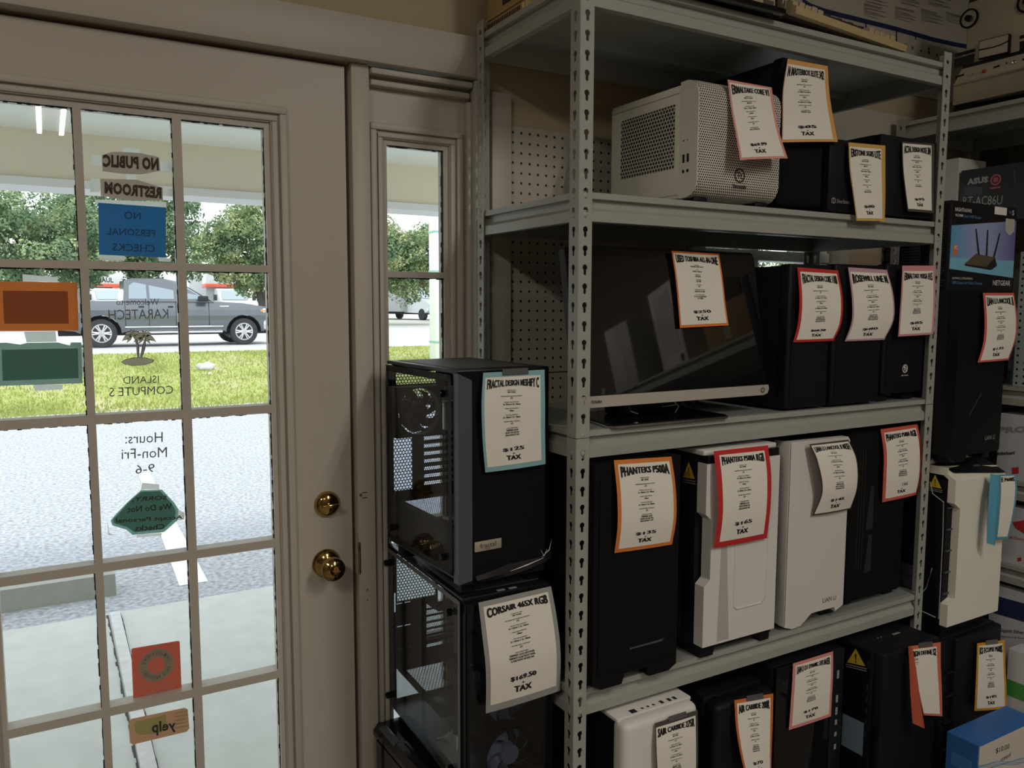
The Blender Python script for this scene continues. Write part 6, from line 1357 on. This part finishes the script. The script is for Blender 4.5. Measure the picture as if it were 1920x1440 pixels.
isl = [(228, 679), (236, 674), (252, 671), (272, 671), (287, 675), (286, 679), (270, 684), (250, 685), (236, 683)]
trunk1 = [(257, 672), (256, 650), (251, 632), (254, 631), (260, 650), (261, 672)]; trunk2 = [(262, 672), (267, 652), (271, 635), (274, 637), (271, 654), (266, 672)]
def grow(poly, k):
    cx = sum(p[0] for p in poly)/len(poly); cy = sum(p[1] for p in poly)/len(poly)
    out = []
    for x, y in poly: d_ = math.hypot(x-cx, y-cy) or 1; out.append((x+(x-cx)/d_*k, y+(y-cy)/d_*k))
    return out
mb = MB()
for pl in [frond(*f) for f in FR]+[isl, trunk1, trunk2]: paper_piece(mb, grow(pl, 1.3), .0010)
W(mb, 'outline', ink, t, smooth=False, recalc=False)
mb = MB()
for i, pl in enumerate([frond(*f) for f in FR]+[isl]): paper_piece(mb, pl, .0006)
for pl in (trunk1, trunk2): paper_piece(mb, grow(pl, -.3), .0003, 1)
W(mb, 'fill', [gry, tapew], t, smooth=False, recalc=False)
# data recovery sticker
redp = pm('vermilion_sticker', (.55, .10, .06, 1), .6, translucent=.3); cre = pm('sticker_cream', (.42, .40, .30, 1), .6, translucent=.3)
t = notice('service_sticker', 'square vermilion sticker with a cream life ring on the door glass', 'sticker', [(246, 1218), (249, 1215.5), (334, 1201.5), (337, 1203), (340.7, 1296.7), (250, 1316.7)], redp, [('Everything You Need', (256, 1290), (332, 1275), (332.5, 1280), (256.5, 1296), 0), ('Authorized Reseller', (268, 1299), (322, 1287), (322.5, 1292), (268.5, 1304), 0)], textmat=cre, group='stickers on the door glass')
mb = MB(); C0 = (293.3, 1247.5); n = 40
def rp(r, a): return (C0[0]+r*math.cos(a), C0[1]-r*.93*math.sin(a)-.16*r*math.cos(a))
vs = [D(*rp(33, 2*PI*k/n), .0008) for k in range(n)]+[D(*rp(16, 2*PI*k/n), .0008) for k in range(n)]
mb.add(vs, [(k, (k+1) % n, n+(k+1) % n, n+k) for k in range(n)]); W(mb, 'life_ring', cre, t, smooth=False, recalc=False)
mb = MB()
def arctext(s, a0, a1, r0, r1):
    for i, chn in enumerate(s):
        if chn == ' ': continue
        a = a0+(a1-a0)*(i+.5)/len(s); da = abs(a1-a0)/len(s)*.42; sg = 1 if a1 < a0 else -1
        A, B = a+da*sg, a-da*sg
        mb.text(chn, D(*rp(r1, A), .0004), D(*rp(r1, B), .0004), D(*rp(r0, B), .0004), D(*rp(r0, A), .0004), mirror=True)
arctext('DRIVESAVERS'[::-1], PI*.93, PI*.07, 21, 28); arctext('DATA RECOVERY'[::-1], PI*1.08, PI*1.92, 28, 21); W(mb, 'ring_lettering', pm('sticker_brown_ink', (.16, .10, .06, 1), .7), t, smooth=False, recalc=False)
t = notice('review_sticker', 'rounded orange and yellow sticker reading yelp on the lower door pane', 'sticker', [(241, 1356), (246, 1348), (346, 1327), (352, 1330), (355, 1366), (350, 1372), (250, 1396), (244, 1393)], pm('dull_orange_sticker', (.50, .26, .15, 1), .6, translucent=.3), [('yelp', (284, 1353), (329, 1350), (330, 1372), (285, 1381), .03)], inner=([(252, 1354), (311, 1340), (312, 1370), (285, 1377), (262, 1378), (253, 1372)], pm('pale_yellow_print', (.52, .50, .20, 1), .6, translucent=.3)), group='stickers on the door glass')
mb = MB()
for k in range(5): paper_piece(mb, [(327, 1336+7*k), (351, 1331+7*k), (351, 1334+7*k), (327, 1339+7*k)], .0005)
W(mb, 'stripes', pm('pale_stripe', (.58, .42, .28, 1), .6, translucent=.3), t, smooth=False, recalc=False)
# ================================================================ shelving along the right wall beside the viewer (mirrored in the all-in-one screen)
shelving('steel_shelving', 'grey steel shelving unit along the right wall nearer the viewer, mirrored in the black screen', (RXF, .56, 0), -PI/2, 1.205, .437, [1.690, 1.150, .640, .052], 1.80, 1.2235, 'steel shelving units')
zt_ = 1.690+.0587
t = thing('computer_case', 'plain white tower on the shelving nearer the viewer, mirrored in the black screen', 'computer case', (2.66, -.16, zt_), -PI/2+.15, 'computer cases for sale')
mb = MB(); mb.box(-.115, .115, .02, .40, .012, .44, b=.004); mb.build('body', whitep, t)
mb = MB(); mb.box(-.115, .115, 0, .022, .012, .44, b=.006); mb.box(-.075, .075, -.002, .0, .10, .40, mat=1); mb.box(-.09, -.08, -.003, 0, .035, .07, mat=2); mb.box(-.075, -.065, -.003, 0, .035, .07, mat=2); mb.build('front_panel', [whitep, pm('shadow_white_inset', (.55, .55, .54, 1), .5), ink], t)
feet(t, .23, .40, .013)
t = thing('storage_box', 'pale carton beside the white tower, mirrored in the black screen', 'carton', (2.72, -.46, zt_), 0)
mb = MB(); mb.box(-.14, .14, -.10, .10, 0, .34, b=.002); mb.build('carton', pm('pale_carton', (.45, .45, .45, 1), .6), t)
mb = MB(); mb.box(-.141, .141, -.02, .02, .02, .341); mb.build('packing_tape', pm('buff_tape', (.40, .36, .28, 1), .3), t)
t = thing('storage_box', 'brown cardboard carton on the shelving nearer the viewer, mirrored in the black screen', 'carton', (2.74, .30, zt_), 0)
mb = MB(); mb.box(-.16, .16, -.14, .14, 0, .18, b=.002); mb.build('carton', pm('brown_cardboard', (.34, .20, .09, 1), .8), t)
mb = MB(); mb.box(-.161, .161, -.02, .02, .02, .181); mb.build('packing_tape', MATS['buff_tape'], t)
